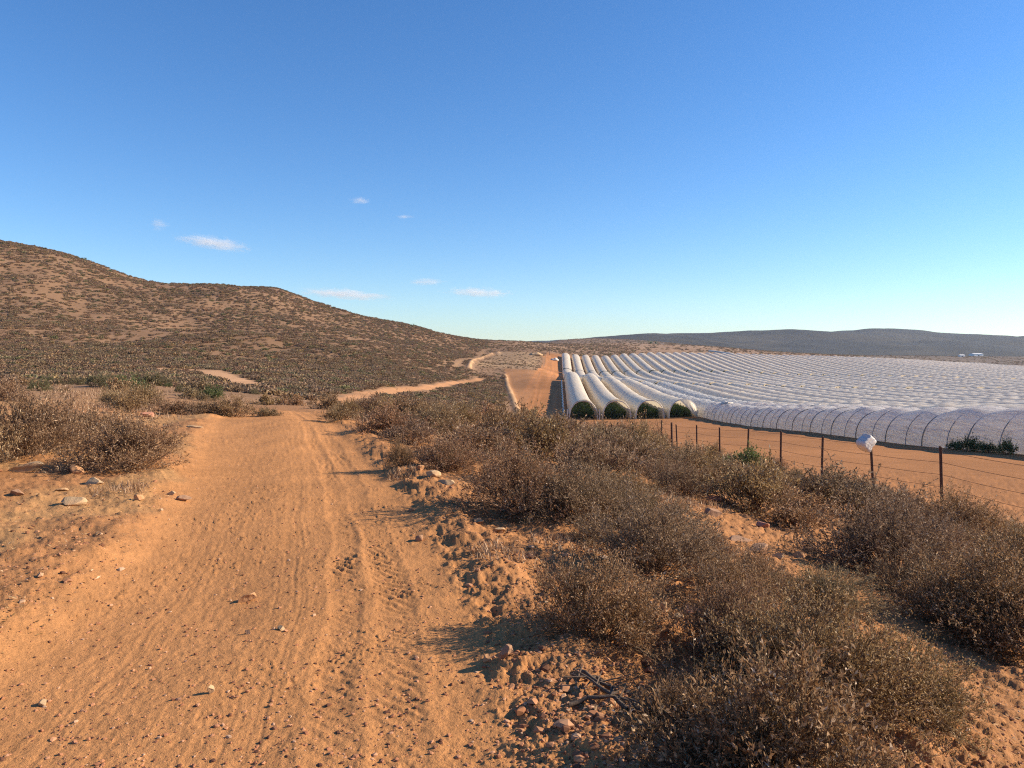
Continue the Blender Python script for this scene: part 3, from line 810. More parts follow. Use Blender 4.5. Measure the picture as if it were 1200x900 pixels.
def verge(x, y):
    s = x - edge_r(y); l = x - edge_l(y)
    m = np.clip(sstep(-.15, .15, s) * sstep(2.2, .6, s) + sstep(.25, -.3, l) * .55, 0, 1)
    return m * sstep(-.25, .25, fbm(x * .9, y * .9, 3, 66))
gravel('rubble', 8000, 2.4, 20, -.74, .6, .007, .032, stone_cols, 'loose orange rubble and clods along both edges of the track', verge)

def litter(name, n, dlo, dhi, azl, azh, size, mat, where, label, cat, upw=.1):
    d = 1 / RS.uniform(1 / dhi, 1 / dlo, n); az = RS.uniform(azl, azh, n)
    x, y = d * np.sin(az), d * np.cos(az)
    k = where(x, y) > RS.uniform(0, 1, n); x, y = x[k], y[k]; n = len(x)
    th = RS.uniform(0, 6.28, n)
    dr = np.stack([np.cos(th), np.sin(th), RS.uniform(0, upw, n)], 1)
    v, f = leaves_np(RS, np.stack([x, y, height(x, y) + .006], 1), dr, size, .25, .35)
    tag(mesh_np(name, v, f, mat, False, fattr={'rnd': RS.uniform(0, 1, n)}), label, cat, None, 'stuff')
def verge2(x, y):
    s = x - edge_r(y); l = x - edge_l(y)
    m = np.clip(sstep(.1, .7, s) + sstep(.2, -.4, l), 0, 1)
    return m * (.15 + .85 * sstep(-.2, .25, fbm(x * .8, y * .8, 3, 67)))
litter('leaf_litter', 30000, 2.4, 18, -.75, .68, .024, M_dry, verge2, 'dead brown leaf litter under the bushes and on the verges', 'leaf litter')
litter('straw_litter', 16000, 2.4, 18, -.75, .68, .034, M_tan, verge2, 'pale dry straw and leaf bits on the verges of the track', 'leaf litter', .5)

# grass tufts
def grass(name, spots, n, hgt, label):
    P0, P1, P2 = [], [], []
    for x, y, r in spots:
        a = RS.uniform(0, 6.28, n); q = r * np.sqrt(RS.uniform(0, 1, n))
        gx, gy = x + q * np.cos(a), y + q * np.sin(a)
        p0 = np.stack([gx, gy, height(gx, gy) - .01], 1)
        dr = unit(np.stack([RS.normal(0, .45, n), RS.normal(0, .45, n), np.ones(n)], 1)); L = hgt * RS.uniform(.4, 1.2, (n, 1))
        p1 = p0 + dr * L * .6; p2 = p1 + unit(dr + RS.normal(0, .35, (n, 3)) * [1, 1, .3]) * L * .4
        P0.append(p0); P1.append(p1); P2.append(p2)
    a, b, c = map(np.concatenate, (P0, P1, P2)); n = len(a)
    sd = unit(np.stack([RS.normal(0, 1, n), RS.normal(0, 1, n), np.zeros(n)], 1)) * .0035 * (1 + np.hypot(a[:, 0], a[:, 1])[:, None] * .06)
    v = np.stack([a - sd, a + sd, b + sd * .7, b - sd * .7, c], 1).reshape(-1, 3)
    i = np.arange(n)[:, None] * 5
    tag(mesh_np(name, v, [np.concatenate([i, i + 1, i + 2, i + 3], 1), np.concatenate([i + 3, i + 2, i + 4], 1)], M_tan, False, fattr={'rnd': np.tile(RS.uniform(.2, 1, n), 2)}), label, 'dry grass', None, 'stuff')
sp_list = [(*hitg(px, py), r) for px, py, r in [(800, 592, .35), (775, 590, .3), (825, 597, .3), (790, 598, .3), (140, 580, .3), (470, 560, .2), (600, 660, .3), (580, 650, .2), (700, 575, .4), (660, 640, .3)]]
grass('dry_grass', sp_list, 170, .10, 'thin straw-coloured grass tufts on the verges and in the clearing')
gs2 = []
for i in range(420):
    y = math.exp(random.uniform(math.log(18), math.log(70))); x = random.uniform(-.6 * y, 9)
    if abs(x - float(edge_r(y))) < .4 or (x > float(edge_l(y)) - .3 and x < float(edge_r(y)) + .3 and y < 40) or x > 12.2 - .1 * y: continue
    gs2.append((x, y, .6))
grass('slope_grass', gs2, 40, .22, 'straw-coloured grass thinly spread between the shrubs of the slope')

# fallen branches in the dark litter patch
M_wood = simple('dead_wood', (.12, .085, .06), .85, .2, .4, 20, .004)
def branch(px, py, ln, rz, seed, label):
    rs = np.random.RandomState(seed); x, y = hitg(px, py)
    n = 9; t = np.linspace(0, 1, n)
    p = np.stack([t * ln, np.cumsum(rs.normal(0, .035, n)) * ln, .012 + .03 * np.sin(t * 3.1) + rs.normal(0, .004, n)], 1)
    T0, T1, r0, r1 = [p[:-1]], [p[1:]], [.011 * (1 - .75 * t[:-1])], [.011 * (1 - .75 * t[1:])]
    for i in range(7):
        k = rs.randint(1, n - 1); e = p[k] + np.array([rs.uniform(.08, .2), rs.normal(0, .16), rs.uniform(.0, .08)]) * ln
        T0.append(p[k][None]); T1.append(e[None]); r0.append([.005]); r1.append([.002])
    v, f = tubes(np.concatenate(T0), np.concatenate(T1), np.concatenate(r0), np.concatenate(r1), 6)
    o = mesh_np('fallen_branch', v, f, M_wood); o.location = (x, y, hz(x, y)); o.rotation_euler = (0, 0, rz); tag(o, label, 'branch')
branch(672, 800, .55, -1.0, 1, 'longest dead branch lying in the dark litter patch')
branch(720, 812, .4, 2.7, 2, 'dead branch beside the largest bush, lying crosswise in the litter')
branch(668, 842, .35, .15, 3, 'short pale stick at the front of the dark litter patch')
branch(735, 850, .4, 2.2, 4, 'forked dead twig against the largest bush base')

# ------------------------------------------------------------------ plastic tunnels
def film_mat(name, slack, clear):
    n = NT(name)
    pos = n.n('NewGeometry').outputs['Position']
    oi = n.n('ObjectInfo').outputs['Random']
    mp = n.n('Mapping', ins={'Vector': pos, 'Scale': (2.2, .16, 2.8)})
    w = n.noise(mp, 1.0, 5, .62, .7)
    f = n.noise(pos, .12, 4)
    col = n.mix((.88, .83, .73, 1) if slack else (.78, .655, .47, 1), (.95, .92, .85, 1) if slack else (.93, .81, .615, 1), n.math('MULTIPLY_ADD', f, .8, n.math('MULTIPLY', oi, .35), clamp=True))  # slack copy made brighter and whiter to offset its shade and orange bounce
    dirt = n.math('MULTIPLY', n.math('SUBTRACT', n.noise(pos, .7, 5, .65), .5, clamp=True), 2.4, clamp=True)
    col = n.mix(col, (.44, .36, .27, 1), n.math('MULTIPLY', dirt, .5 - .4 * slack))
    fold_shade = n.math('MULTIPLY', n.math('SUBTRACT', n.noise(n.n('Mapping', ins={'Vector': pos, 'Scale': (3.4, .2, 4.2)}), 1.0, 4, .6, 1.0), .52, clamp=True), 5, clamp=True)
    col = n.mix(col, (.36, .32, .27, 1), n.math('MULTIPLY', fold_shade, .2 - .05 * slack))  # doubled film and fold shade painted into the colour; bump shading shows little
    cr = n.noise(n.n('Mapping', ins={'Vector': pos, 'Scale': (1.5, .13, 1.9)}), 1.0, 3, .55, 1.2)
    crease_shade = n.math('SUBTRACT', 1.0, n.math('MULTIPLY', n.math('ABSOLUTE', n.math('SUBTRACT', cr, .5)), 26), clamp=True)
    col = n.mix(col, (.25, .22, .19, 1), n.math('MULTIPLY', crease_shade, .30 * slack))  # thin crease shade lines painted into the colour of the slack copy
    bp = n.n('Bump', ins={'Strength': .3 + .45 * slack, 'Distance': .35, 'Height': w})
    b = n.n('BsdfPrincipled', ins={'Base Color': col, 'Roughness': .38, 'Specular IOR Level': .4, 'Normal': bp.outputs[0]})
    t = n.n('BsdfTranslucent', ins={'Color': col, 'Normal': bp.outputs[0]})
    m1 = n.n('MixShader', ins={0: .30 + .18 * slack, 1: b, 2: t})
    n.surf(n.n('MixShader', ins={0: clear, 1: m1, 2: n.n('BsdfTransparent', ins={'Color': (1, .97, .92, 1)})})); return n.m
M_film = film_mat('tunnel_film', 0.0, .13)
M_slack_bright = film_mat('slack_film_brightened', 1.0, .04)
M_hoop = simple('hoop_steel', (.25, .225, .19), .55, .4, .25, 3)
M_pale_arc = simple('pale_arc', (.33, .32, .31), .6, .3, .2, 3)
M_post = simple('rusty_post', (.075, .04, .028), .75, .3, .4, 12)
M_roll = simple('rolled_film', (.66, .58, .47), .5, .4, .25, 2, .06)

PW = 6.5
NSEG = 14
def tunnel_mesh(k, y0, y1, step, hh=H_T, ww=2.75, seed=0, amp=.16):
    n = max(3, int((y1 - y0) / step) + 1)
    Y = np.linspace(y0, y1, n); X = 5 + PW * k + .06 * Y
    rs = np.random.RandomState(seed)
    zb = base_h(X, Y)
    zb = np.convolve(np.pad(zb, 2, 'edge'), np.ones(5) / 5, 'valid')
    ph = (Y / 6.6 + (0 if k < 6 else rs.uniform(0, 1))) % 1
    wob = amp * np.abs(np.sin(np.pi * ph)) ** .8 + rs.normal(0, .05 if k < 6 else .06, n) + .12 * np.sin(Y / 23 + k * 1.7)
    NSEG = 34 if (k in (4, 5) and y0 < 120) else 14
    th = np.linspace(0, math.pi, NSEG + 1)
    cs, sn = np.cos(th), np.sin(th)
    sag = rs.normal(0, .035, (n, NSEG + 1)) * sn[None]
    if NSEG > 20:                                      # long folds where the film hangs slack between the hoops
        J, YY = np.meshgrid(np.arange(NSEG + 1), Y); sag = (vnoise(J * .55, YY / 6.6 + J * .13, seed) * .24 + vnoise(J * 1.0, YY / 4, seed + 1) * .12) * sn[None] * np.abs(np.sin(np.pi * ph))[:, None]
    zb2 = base_h(X - ww, Y), base_h(X + ww, Y)
    gx = X[:, None] - (ww + .0 * wob[:, None]) * np.sign(cs)[None] * np.abs(cs)[None] ** .9
    gy = np.repeat(Y[:, None], NSEG + 1, 1)
    lerp = (1 - cs)[None] / 2
    ground = zb2[0][:, None] * (1 - lerp) + zb2[1][:, None] * lerp
    gz = ground + (hh + wob[:, None]) * np.abs(sn)[None] ** .82 + sag - .04
    v = np.stack([gx, gy, gz], 2).reshape(-1, 3)
    i = np.arange(n - 1)[:, None] * (NSEG + 1); j = np.arange(NSEG)[None]
    f = np.stack([(i + j).ravel(), (i + NSEG + 1 + j).ravel(), (i + NSEG + 2 + j).ravel(), (i + j + 1).ravel()], 1)
    return v, f

def hoop_mesh(k, y, rad, hh=H_T, ww=2.75, off=.03, extra=0.0):
    X = 5 + PW * k + .06 * y
    th = np.linspace(0, math.pi, 21); cs, sn = np.cos(th), np.sin(th)
    ga, gb = hb(X - ww, y), hb(X + ww, y)
    l = (1 - cs) / 2
    p = np.stack([X - (ww + off) * np.sign(cs) * np.abs(cs) ** .9, np.full(21, y), ga * (1 - l) + gb * l + (hh + off + extra) * np.abs(sn) ** .82 - .04], 1)
    p[0, 2] -= .15; p[-1, 2] -= .15
    return tubes(p[:-1], p[1:], np.full(20, rad), np.full(20, rad), 6)

def y_out(k): return max(28.0, (5 + PW * k) / .72 - 12)
ordn = ['first', 'second', 'third', 'fourth', 'fifth', 'sixth', 'seventh']
film_objs = 0
for k in range(0, 63):
    yend = float(np.interp(tk(k, 560), [0, 60, 160, 300, 460], [505, 505, 572, 632, 760]))
    g2 = 404 if k < 22 else 404 - (k - 22) * 1.2
    blocks = [(150.0 if k < 4 else y_out(k), 276.0 + (k % 3) * .6, 'near'), (280.5, g2, 'mid'), (g2 + 3.5, yend, 'far')]
    for bi, (y0, y1, bn) in enumerate(blocks):
        if y0 < y_out(k): y0 = y_out(k)
        if y1 - y0 < 10: continue
        v, f = tunnel_mesh(k, y0, y1, 1.1 if (y0 < 120 and k < 9) else 1.65, seed=k * 7 + bi, hh=H_T + (-.3 if k in (4, 5) and bn == 'near' else .7 if (bn == 'near' and k < 4) else 0), amp=.17 if k >= 6 or bn != 'near' else (.42 if k >= 4 else .22))
        if bn == 'near':
            if k < 4:
                lab = ['first tunnel of the row, beside the orange road, with an open green mouth', 'second open-mouthed tunnel, one over from the orange road',
                       'third open-mouthed tunnel, with a slanting film edge', 'fourth tunnel, its mouth mostly hidden by the long side-on tunnel'][k]
                grp = None
            elif k == 4: lab, grp = 'long grey-white tunnel seen side-on along the fence, showing its hoops', None
            elif k == 5: lab, grp = 'tunnel directly behind the long side-on one with the hoops', None
            else: lab, grp = 'white plastic tunnel in the near block, behind the long side-on tunnel', 'plastic tunnels of the near block'
        elif bn == 'mid': lab, grp = 'white plastic tunnel in the middle block, between the two dark gaps', 'plastic tunnels of the middle block'
        else: lab, grp = 'white plastic tunnel in the far block, climbing towards the brown rise', 'plastic tunnels of the far block'
        if k < 6 or bn != 'near' and k < 3:
            X0 = tk(k, y0)
            e = empty('plastic_tunnel', (X0, y0, hb(X0, y0)))
            tag(e, lab, 'tunnel', grp)
            off = np.array(e.location)
            mesh_np('film_cover', v - off, f, M_slack_bright if (k in (4, 5) and bn == 'near') else M_film, True, parent=e)
            hh = H_T + (-.3 if k in (4, 5) and bn == 'near' else .7 if (bn == 'near' and k < 4) else 0)
            hv, hf = hoop_mesh(k, y0 + .05, .11 if k < 4 else .05, hh)
            if bn == 'near' and k < 4:
                mesh_np('end_rim', hv - off, hf, M_roll, True, parent=e)
            elif bn != 'near':
                mesh_np('hoop', hv - off, hf, M_pale_arc, True, parent=e)
            if bn == 'near' and k in (4, 5):
                ys = np.arange(math.ceil(y0 / 6.6) * 6.6, min(y1, 150 if k == 4 else 120), 6.6)
                for yy in ys:
                    a, b = hoop_mesh(k, yy, .045, hh, off=.05); mesh_np('hoop', a - off, b, M_hoop, True, parent=e)
                    if k == 4:
                        a, b = hoop_mesh(k, yy + 2.6, .03, hh - .1, off=.12, extra=.24); mesh_np('thin_arc', a - off, b, M_pale_arc, True, parent=e)  # thin pale tube following the arch between two main hoops
            if bn == 'near' and k == 3:                     # loose film drawn across the far half of the mouth
                th = np.linspace(math.pi * .42, math.pi, 16); cs, sn = np.cos(th), np.sin(th); vv = []
                for i_, q_ in enumerate(np.linspace(0, 1, 8)):
                    gx = X0 - 2.75 * np.sign(cs) * np.abs(cs) ** .9; gz_ = hb(X0, y0) + hh * np.abs(sn) ** .82
                    cxx = X0 + 2.4; czz = hb(X0, y0) + .1
                    vv.append(np.stack([gx + (cxx - gx) * q_, y0 - .1 - 1.3 * np.sin(q_ * 1.9) + .12 * np.sin(th * 16) * q_, gz_ + (czz - gz_) * q_], 1))
                vv = np.concatenate(vv); i_ = np.arange(7)[:, None] * 16; j_ = np.arange(15)[None]
                mesh_np('film_flap', vv - off, np.stack([(i_ + j_).ravel(), (i_ + j_ + 1).ravel(), (i_ + j_ + 17).ravel(), (i_ + j_ + 16).ravel()], 1), M_film, True, parent=e)
            if bn == 'near' and k == 0:
                ys = np.linspace(y0 - 1, y1, 60); xs = 5 + .06 * ys - 3.75
                p = np.stack([xs + .12 * np.sin(ys * .8), ys, base_h(xs, ys) + .12], 1)
                a, b = tubes(p[:-1], p[1:], np.full(59, .2), np.full(59, .2), 7); mesh_np('film_roll', a - off, b, M_roll, True, parent=e)
                for sx in (-3.2, 3.1):
                    q = np.array([[X0 + sx, y0 - .3, hb(X0 + sx, y0) - .1]]); a, b = tubes(q, q + [[0, 0, 2.1]], [.11], [.1], 8); mesh_np('end_post', a - off, b, M_roll, True, parent=e)
        else:
            o = mesh_np('plastic_tunnel', v, f, M_film, True); tag(o, lab, 'tunnel', grp)

# crop rows inside the open mouths
for k in range(4):
    for r in (-1.55, 0, 1.55):
        n = 5200
        yy = 153.4 + 26 * RS.uniform(0, 1, n) ** 1.4; cxr = tk(k, yy) + r
        a = RS.uniform(0, 6.28, n); q = .52 * np.sqrt(RS.uniform(0, 1, n))
        hh_ = RS.uniform(.05, 1, n) ** .8 * (1.8 + .35 * np.sin(yy * 1.9 + r) + .4 * np.sin(yy * 5.1 + r * 2)) * (1.05 if r == 0 else .8)
        p = np.stack([cxr + q * np.cos(a), yy + q * np.sin(a), base_h(cxr, yy) + hh_], 1)
        v, f = leaves_np(RS, p, RS.normal(0, 1, (n, 3)) + [0, -.3, .2], .26, 1, .7)
        o = mesh_np('crop_row', v, f, M_crop, False, fattr={'rnd': RS.uniform(0, 1, n)})
        pos = {-1.55: 'nearest the road side', 0: 'along the middle', 1.55: 'on the side away from the road'}[r]
        tag(o, f'green berry row {pos} of the {ordn[k]} open tunnel', 'crop row', 'green crop rows inside the open tunnels')

for k in range(27):
    for Yc, nm in ((281.5, 'middle'), (408.5 if k < 22 else 408.5 - (k - 22) * 1.2, 'far')):
        n = 420; yy = Yc + RS.uniform(0, 5, n); xx = tk(k, yy) + RS.uniform(-2.2, 2.2, n)
        p = np.stack([xx, yy, base_h(xx, yy) + RS.uniform(.1, 2.3, n)], 1)
        v, f = leaves_np(RS, p, RS.normal(0, 1, (n, 3)), .5, 1, .8)
        tag(mesh_np('crop_row', v, f, M_crop, False, fattr={'rnd': RS.uniform(0, 1, n)}), f'dark green crop showing in a tunnel opening of the {nm} block', 'crop row', f'green crops in the openings of the {nm} block')

# weeds at the foot of the side-on tunnel
for i, (px, py, w_, lab) in enumerate([(1128, 527, 16, 'small green weed at the side-on tunnel foot, left end of the clump'), (1146, 529, 24, 'green weeds piled against the side-on tunnel'),
                                       (1168, 531, 24, 'pale green bushy weed beside a tunnel hoop foot'), (1190, 534, 18, 'last green weed against the side-on tunnel, near the picture edge')]):
    Yw = 27.8 / ((px - 600) / F - .06) - .4; Xw = (px - 600) / F * Yw
    put_shrub(Xw - .4, Yw, w_ * Yw / F * 1.3, .75 + .3 * (i % 2), 'midgreen', 1, lab, name='weed', cat='weed')

# bundles of loose film lying on the tunnels
def bundle(k, y, w_, h_, label, seed):
    rs = np.random.RandomState(seed); X = tk(k, y)
    v = SV * (1 + .22 * np.sin(SV[:, [1, 2, 0]] * 6 + seed) + .12 * np.sin(SV[:, [2, 0, 1]] * 15 + seed)) * np.array([w_ * .5, w_ * .8, h_ * .5])
    o = mesh_np('film_bundle', v, SF, M_roll, True); o.location = (X, y, hb(X, y) + H_T - .15 + h_ * .2); tag(o, label, 'plastic film')
bundle(5, 111, 1.6, .5, 'white bunch of loose film where the second row of tunnels begins', 1)
bundle(6, 100, 1.8, .5, 'yellowish bunch of loose film lying behind the side-on tunnel', 2)
bundle(4, 141, 2.0, .7, 'gathered white film at the far end of the side-on tunnel', 3)

# heaps of film at the top of the road
for (px, py, Y, wpx, lab) in [(650, 417.5, 470, 9, 'white heap of plastic at the top of the shaded road'), (628, 416.5, 478, 15, 'pale soil heap at the top of the fallow terrace')]:
    x, y, z = P(px, py, Y); w_ = wpx * Y / F
    v = SV * (1 + .2 * np.sin(SV[:, [1, 2, 0]] * 5)) * np.array([w_ * .5, w_ * .4, 1.6]); v[:, 2] = np.maximum(v[:, 2], -.3)
    o = mesh_np('film_heap' if wpx < 12 else 'soil_heap', v, SF, M_roll if wpx < 12 else MR['pale'], True); o.location = (x, y, hz(x, y)); tag(o, lab, 'heap')

# ------------------------------------------------------------------ fence
fe = empty('wire_fence', (12.8 - .1 * 19.3, 19.3, hb(10.87, 19.3)))
tag(fe, 'wire fence on thin rusty posts between the scrub and the orange road', 'fence')
foff = np.array(fe.location)
ys = [16.3 - 3 * 3, 16.3 - 6, 13.3, 16.3] + [19.3 + 3.03 * i for i in range(0, 20)]
tops = []
rsf = np.random.RandomState(4)
for i, y in enumerate(ys):
    x = 12.8 - .1 * y; g = hz(x, y); lean = rsf.normal(0, .02) - (.075 if i in (4, 5) else .01)
    ht = 1.42 + rsf.normal(0, .03)
    p0 = np.array([[x, y, g - .15]]); p1 = np.array([[x + lean * ht, y + rsf.normal(0, .03), g + ht]])
    a, b = tubes(p0, p1, [.03], [.028], 6)
    # flange of the T-post and a cap
    a2, b2 = tubes(p0 + [[.03, -.01, 0]], p1 + [[.03, -.01, -.02]], [.014], [.014], 4)
    a3, b3 = tubes(p1, p1 + [[0, 0, .012]], [.034], [.02], 6)
    v = np.concatenate([a, a2, a3]); f = np.concatenate([b, b2 + len(a), b3 + len(a) + len(a2)])
    mesh_np('post', v - foff, f, M_post, True, parent=fe)
    tops.append((p0[0], p1[0]))
# strutted post
i = 11; p0, p1 = tops[i]
y = ys[i] + .9; x = 12.8 - .1 * y
q0, q1 = np.array([[x, y, hz(x, y) - .1]]), np.array([[x - .06, y - .1, hz(x, y) + 1.45]])
a, b = tubes(q0, q1, [.06], [.055], 8); mesh_np('corner_post', a - foff, b, M_post, True, parent=fe)
for hfr in (.28, .5, .72, .93):
    pts = np.array([p0 + (p1 - p0) * (.1 + .9 * hfr) for p0, p1 in tops])
    seg = []
    for a_, b_ in zip(pts[:-1], pts[1:]):
        for t in np.linspace(0, 1, 5)[:-1]:
            q = a_ + (b_ - a_) * t; q[2] -= .02 * math.sin(math.pi * t); seg.append(q)
    seg.append(pts[-1]); seg = np.array(seg)
    a, b = tubes(seg[:-1], seg[1:], np.full(len(seg) - 1, .005), np.full(len(seg) - 1, .005), 4)
    mesh_np('wire', a - foff, b, M_post, True, parent=fe)

# white sack pulled over the post
def sack():
    p0, p1 = tops[5]
    n = NT('sack_plastic')
    tc = n.n('TexCoord').outputs['Object']
    col = n.mix((.52, .49, .46, 1), (.75, .73, .70, 1), n.noise(tc, 6, 5))
    b = n.n('BsdfPrincipled', ins={'Base Color': col, 'Roughness': .45})
    n.set(b, 'Normal', n.n('Bump', ins={'Strength': .7, 'Distance': .02, 'Height': n.noise(tc, 7, 4, .6, 1.2)}))
    t = n.n('BsdfTranslucent', ins={'Color': col}); n.surf(n.n('MixShader', ins={0: .15, 1: b, 2: t}))
    v = SV.copy()
    m = np.max(np.abs(v), axis=1, keepdims=True); v = v * (.04 + .84 / m)           # towards a boxy bag
    v = v * np.array([.205, .175, .24]) * (1 + .04 * np.sin(v[:, [2, 0, 1]] * 9) + .02 * np.sin(v[:, [1, 2, 0]] * 17))
    v[:, 0] *= 1 + .25 * (v[:, 2:3] < -.05)[:, 0] * .6; v[:, 2] -= .05
    v[:, 0] += .03 * np.sin(v[:, 2] * 14)
    o = mesh_np('sack', v, SF, n.m, True)
    o.location = (p1[0] - .10, p1[1], p1[2] + .0); o.rotation_euler = (.1, .62, .5)
    tag(o, 'crumpled white plastic sack hung over the top of a fence post', 'sack')
sack()

# ------------------------------------------------------------------ far small things
M_white = simple('white_paint', (.78, .76, .72), .5, .4, .1, 1)
M_roofw = simple('pale_roof', (.7, .69, .66), .5, .4, .1, 1)
M_dark = simple('dark_opening', (.05, .05, .05), .7, .3, .2, 1)
def shed(px, py, Y, wpx, hpx, label):
    x, y = P(px, py, Y)[:2]; z = hz(x, y); w_, h_ = wpx * Y / F, hpx * Y / F
    e = empty('shed', (x, y, z), .25); tag(e, label, 'building')
    d_ = w_ * .6; hw = w_ / 2
    v = np.array([(-hw, 0, -2), (hw, 0, -2), (hw, d_, -2), (-hw, d_, -2), (-hw, 0, h_), (hw, 0, h_), (hw, d_, h_), (-hw, d_, h_), (-hw, d_ / 2, h_ * 1.35), (hw, d_ / 2, h_ * 1.35)], float)
    mesh_np('wall', v, [np.array([(0, 1, 5, 4), (1, 2, 6, 5), (2, 3, 7, 6), (3, 0, 4, 7)]), np.array([(4, 7, 8), (5, 9, 6)])], M_white, False, parent=e)
    o_ = .4; r = np.array([(-hw - o_, -o_, h_ + .02), (hw + o_, -o_, h_ + .02), (hw + o_, d_ / 2, h_ * 1.35 + .25), (-hw - o_, d_ / 2, h_ * 1.35 + .25), (-hw - o_, d_ + o_, h_ + .02), (hw + o_, d_ + o_, h_ + .02)], float)
    mesh_np('roof', r, np.array([(0, 1, 2, 3), (3, 2, 5, 4)]), M_roofw, False, parent=e)
    dv = np.array([(-1.5, -.05, -1), (1.5, -.05, -1), (1.5, -.05, h_ * .6), (-1.5, -.05, h_ * .6)], float)
    mesh_np('door', dv, np.array([(0, 1, 2, 3)]), M_dark, False, parent=e)
shed(1147, 416, 1250, 13, 2.4, 'long white shed at the foot of the far hills')
shed(1128, 419.5, 1050, 6, 2.0, 'small white shed just below the long white one')
x, y = P(644, 416, 500)[:2]
a, b = tubes(np.array([[x, y, hz(x, y) - .3]]), np.array([[x, y, hz(x, y) + 8.5]]), [.16], [.11], 8)
a2, b2 = tubes(np.array([[x - .7, y, hz(x, y) + 7.9]]), np.array([[x + .7, y, hz(x, y) + 7.9]]), [.07], [.07], 6)
po = mesh_np('utility_pole', np.concatenate([a, a2]), np.concatenate([b, b2 + len(a)]) if b.shape[1] == b2.shape[1] else [b, b2], M_wood)
tag(po, 'thin grey pole standing at the top of the shaded road', 'pole')
# pale curving embankment on the brown rise
pl = [P(px, py, Y) for px, py, Y in [(831, 411, 640), (838, 411.5, 635), (848, 413, 625), (860, 416, 610)]]
pp = np.array([(a[0], a[1], hz(a[0], a[1]) + .3) for a in pl]); a, b = tubes(pp[:-1], pp[1:], np.full(3, 1.1), np.full(3, 1.1), 7)
tag(mesh_np('film_roll', a, b, M_roll), 'pale strip of rolled film curving down the brown rise', 'plastic film')
# trees on the skyline of the rise
def tree(px, py, Y, hgt, label, seed):
    rs = np.random.RandomState(seed); x, y = P(px, py, Y)[:2]
    e = empty('tree', (x, y, hz(x, y)), rs.uniform(0, 6)); tag(e, label, 'tree')
    p = np.array([[0, 0, -.2], [.1, 0, hgt * .25], [.0, .1, hgt * .45]]); q = [p[:-1]]; q1 = [p[1:]]; ra = [np.array([.2, .15])]; rb = [np.array([.15, .1])]
    for i in range(6):
        q.append(p[1:2]); q1.append(p[1:2] + rs.normal(0, hgt * .22, (1, 3)) * [1, 1, .3] + [[0, 0, hgt * .3]]); ra.append(np.array([.09])); rb.append(np.array([.03]))
    v, f = tubes(np.concatenate(q), np.concatenate(q1), np.concatenate(ra), np.concatenate(rb), 6); mesh_np('trunk', v, f, M_wood, parent=e)
    n = 500; c = rs.normal(0, hgt * .2, (6, 3)) * [1.3, 1.3, .6] + [0, 0, hgt * .5]
    pp = c[rs.randint(0, 6, n)] + rs.normal(0, hgt * .11, (n, 3)); v, f = leaves_np(rs, pp, rs.normal(0, 1, (n, 3)), hgt * .09, 1, .7)
    mesh_np('crown', v, f, M_green, False, fattr={'rnd': rs.uniform(0, 1, n)}, parent=e)
tree(762, 402.5, 880, 4.6, 'small dark tree on the skyline of the brown rise', 1)
tree(768, 402.8, 885, 3.6, 'smaller round tree next to the dark skyline tree', 2)
tree(97, 312, 430, 2.8, 'lone dark tree on the crest of the bare hill', 3)
tree(483, 383.5, 520, 2.6, 'dark tree on the falling shoulder of the hill', 4)
tree(128, 321, 432, 2.4, 'dark tree on the crest, a little down from the lone one', 5)

# ------------------------------------------------------------------ clouds
def cloud_mat():
    n = NT('cloud_vapour')
    oc = n.n('TexCoord').outputs['Object']
    ln = n.n('VectorMath', operation='LENGTH', ins={0: oc}).outputs['Value']
    fall = n.math('SUBTRACT', 1.0, ln, clamp=True)
    oi = n.n('ObjectInfo').outputs['Random']
    gp = n.n('NewGeometry').outputs['Position']
    mp = n.n('Mapping', ins={'Vector': gp, 'Scale': (.014, .005, .055), 'Rotation': (0, R(12), 0)})
    ns = n.noise(mp, 1.9, 7, .68, .9)
    den = n.math('MULTIPLY', n.math('SUBTRACT', n.math('MULTIPLY_ADD', fall, .5, ns), .68, clamp=True), .042)
    v = n.n('VolumePrincipled', ins={'Color': (1, 1, 1, 1), 'Density': den, 'Anisotropy': .2})
    n.t.links.new(v.outputs[0], n.out.inputs['Volume']); return n.m
M_cloud = cloud_mat()
CV, CF = sub(*sub(IV, IF))
for px, py, wp, hp_, tilt, lab in [(250, 285, 100, 22, 8, 'longest bright wisp of cloud above the hill shoulder'), (186, 263, 26, 20, 10, 'small faint cloud left of the longest bright wisp'),
                                   (422, 235, 30, 13, 3, 'tiny bright cloud floating alone high over the valley'), (475, 254, 30, 6, 0, 'barely visible cloud shred below the tiny bright cloud'),
                                   (500, 330, 48, 13, 0, 'flat cloud puff over the double cloud near the horizon'), (562, 343, 92, 16, 2, 'long low cloud nearest the horizon above the road'),
                                   (405, 345, 125, 17, 4, 'broad faint cloud streak touching the hill skyline')]:
    Y = 3300; x, y, z = P(px, py, Y)
    o = mesh_np('cloud', CV, CF, M_cloud, True); o.location = (x, y, z)
    o.scale = (wp * .62 * Y / F, wp * .4 * Y / F, hp_ * .52 * Y / F); o.rotation_euler = (0, R(tilt), 0)
    tag(o, lab, 'cloud')

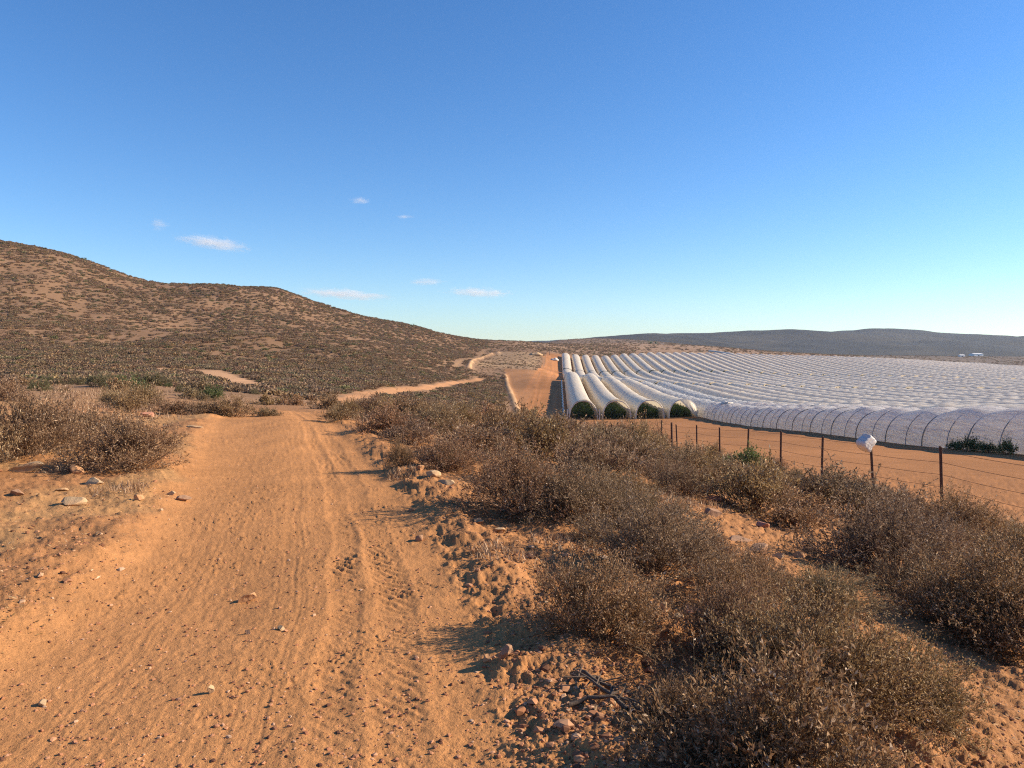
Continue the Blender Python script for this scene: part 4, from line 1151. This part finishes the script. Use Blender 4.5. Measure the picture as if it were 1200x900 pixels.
# ------------------------------------------------------------------ haze
HAZE = .00006
if HAZE:
    v = np.array([(-4300, -4300, -400), (4300, -4300, -400), (4300, 4300, -400), (-4300, 4300, -400), (-4300, -4300, 105), (4300, -4300, 105), (4300, 4300, 105), (-4300, 4300, 105)], float)
    n = NT('air'); pv = n.n('VolumePrincipled', ins={'Color': (.62, .78, 1, 1), 'Density': HAZE, 'Anisotropy': .3})
    n.t.links.new(pv.outputs[0], n.out.inputs['Volume'])
    hzo = mesh_np('haze', v, np.array([(0, 3, 2, 1), (4, 5, 6, 7), (0, 1, 5, 4), (1, 2, 6, 5), (2, 3, 7, 6), (3, 0, 4, 7)]), n.m, False)
    tag(hzo, 'thin blue haze between the camera and the far hills', 'haze', None, 'stuff')

# ------------------------------------------------------------------ light, sky, camera
SUN_EL, SUN_AZ = 27.0, 82.0            # azimuth from straight ahead (+Y) towards +X
wd = bpy.data.worlds.new('World'); scene.world = wd; wd.use_nodes = True
t = wd.node_tree; bg = t.nodes['Background']
sky = t.nodes.new('ShaderNodeTexSky'); sky.sky_type = 'NISHITA'; sky.sun_disc = False
sky.sun_elevation = R(SUN_EL); sky.sun_rotation = R(SUN_AZ)
sky.altitude = 200; sky.air_density = 1.0; sky.dust_density = .05; sky.ozone_density = 2.8
hs = t.nodes.new('ShaderNodeHueSaturation'); hs.inputs['Saturation'].default_value = 1.2
t.links.new(sky.outputs[0], hs.inputs['Color']); mu = t.nodes.new('ShaderNodeMix'); mu.data_type = 'RGBA'; mu.blend_type = 'MULTIPLY'; mu.inputs[0].default_value = 1
mu.inputs[7].default_value = (.81, .92, 1.09, 1); t.links.new(hs.outputs[0], mu.inputs[6]); t.links.new(mu.outputs[2], bg.inputs[0]); bg.inputs[1].default_value = .092
sl = bpy.data.lights.new('sun', 'SUN'); sl.energy = 5.0; sl.angle = R(.55); sl.color = (1, .84, .64)
so = bpy.data.objects.new('sun', sl); COL.objects.link(so)
sd = Vector((math.sin(R(SUN_AZ)) * math.cos(R(SUN_EL)), math.cos(R(SUN_AZ)) * math.cos(R(SUN_EL)), math.sin(R(SUN_EL))))
so.rotation_euler = sd.to_track_quat('Z', 'Y').to_euler(); so.location = (60, 10, 40)

cam = bpy.data.cameras.new('camera'); co = bpy.data.objects.new('camera', cam); COL.objects.link(co)
cam.sensor_fit = 'HORIZONTAL'; cam.angle = 2 * math.atan(600 / F); cam.clip_start = .05; cam.clip_end = 20000
co.location = (0, 0, EYE); co.rotation_euler = (math.pi / 2 - PITCH, 0, 0)
scene.camera = co

scene.view_settings.view_transform = 'Standard'; scene.view_settings.look = 'None'
scene.view_settings.exposure = 0.84; scene.view_settings.gamma = 1.0; scene.view_settings.use_curve_mapping = False
scene.cycles.max_bounces = 8; scene.cycles.diffuse_bounces = 3; scene.cycles.transmission_bounces = 4; scene.cycles.volume_bounces = 4
scene.cycles.transparent_max_bounces = 8; scene.cycles.volume_max_steps = 128
scene.cycles.use_denoising = False; scene.cycles.filter_width = 1.15
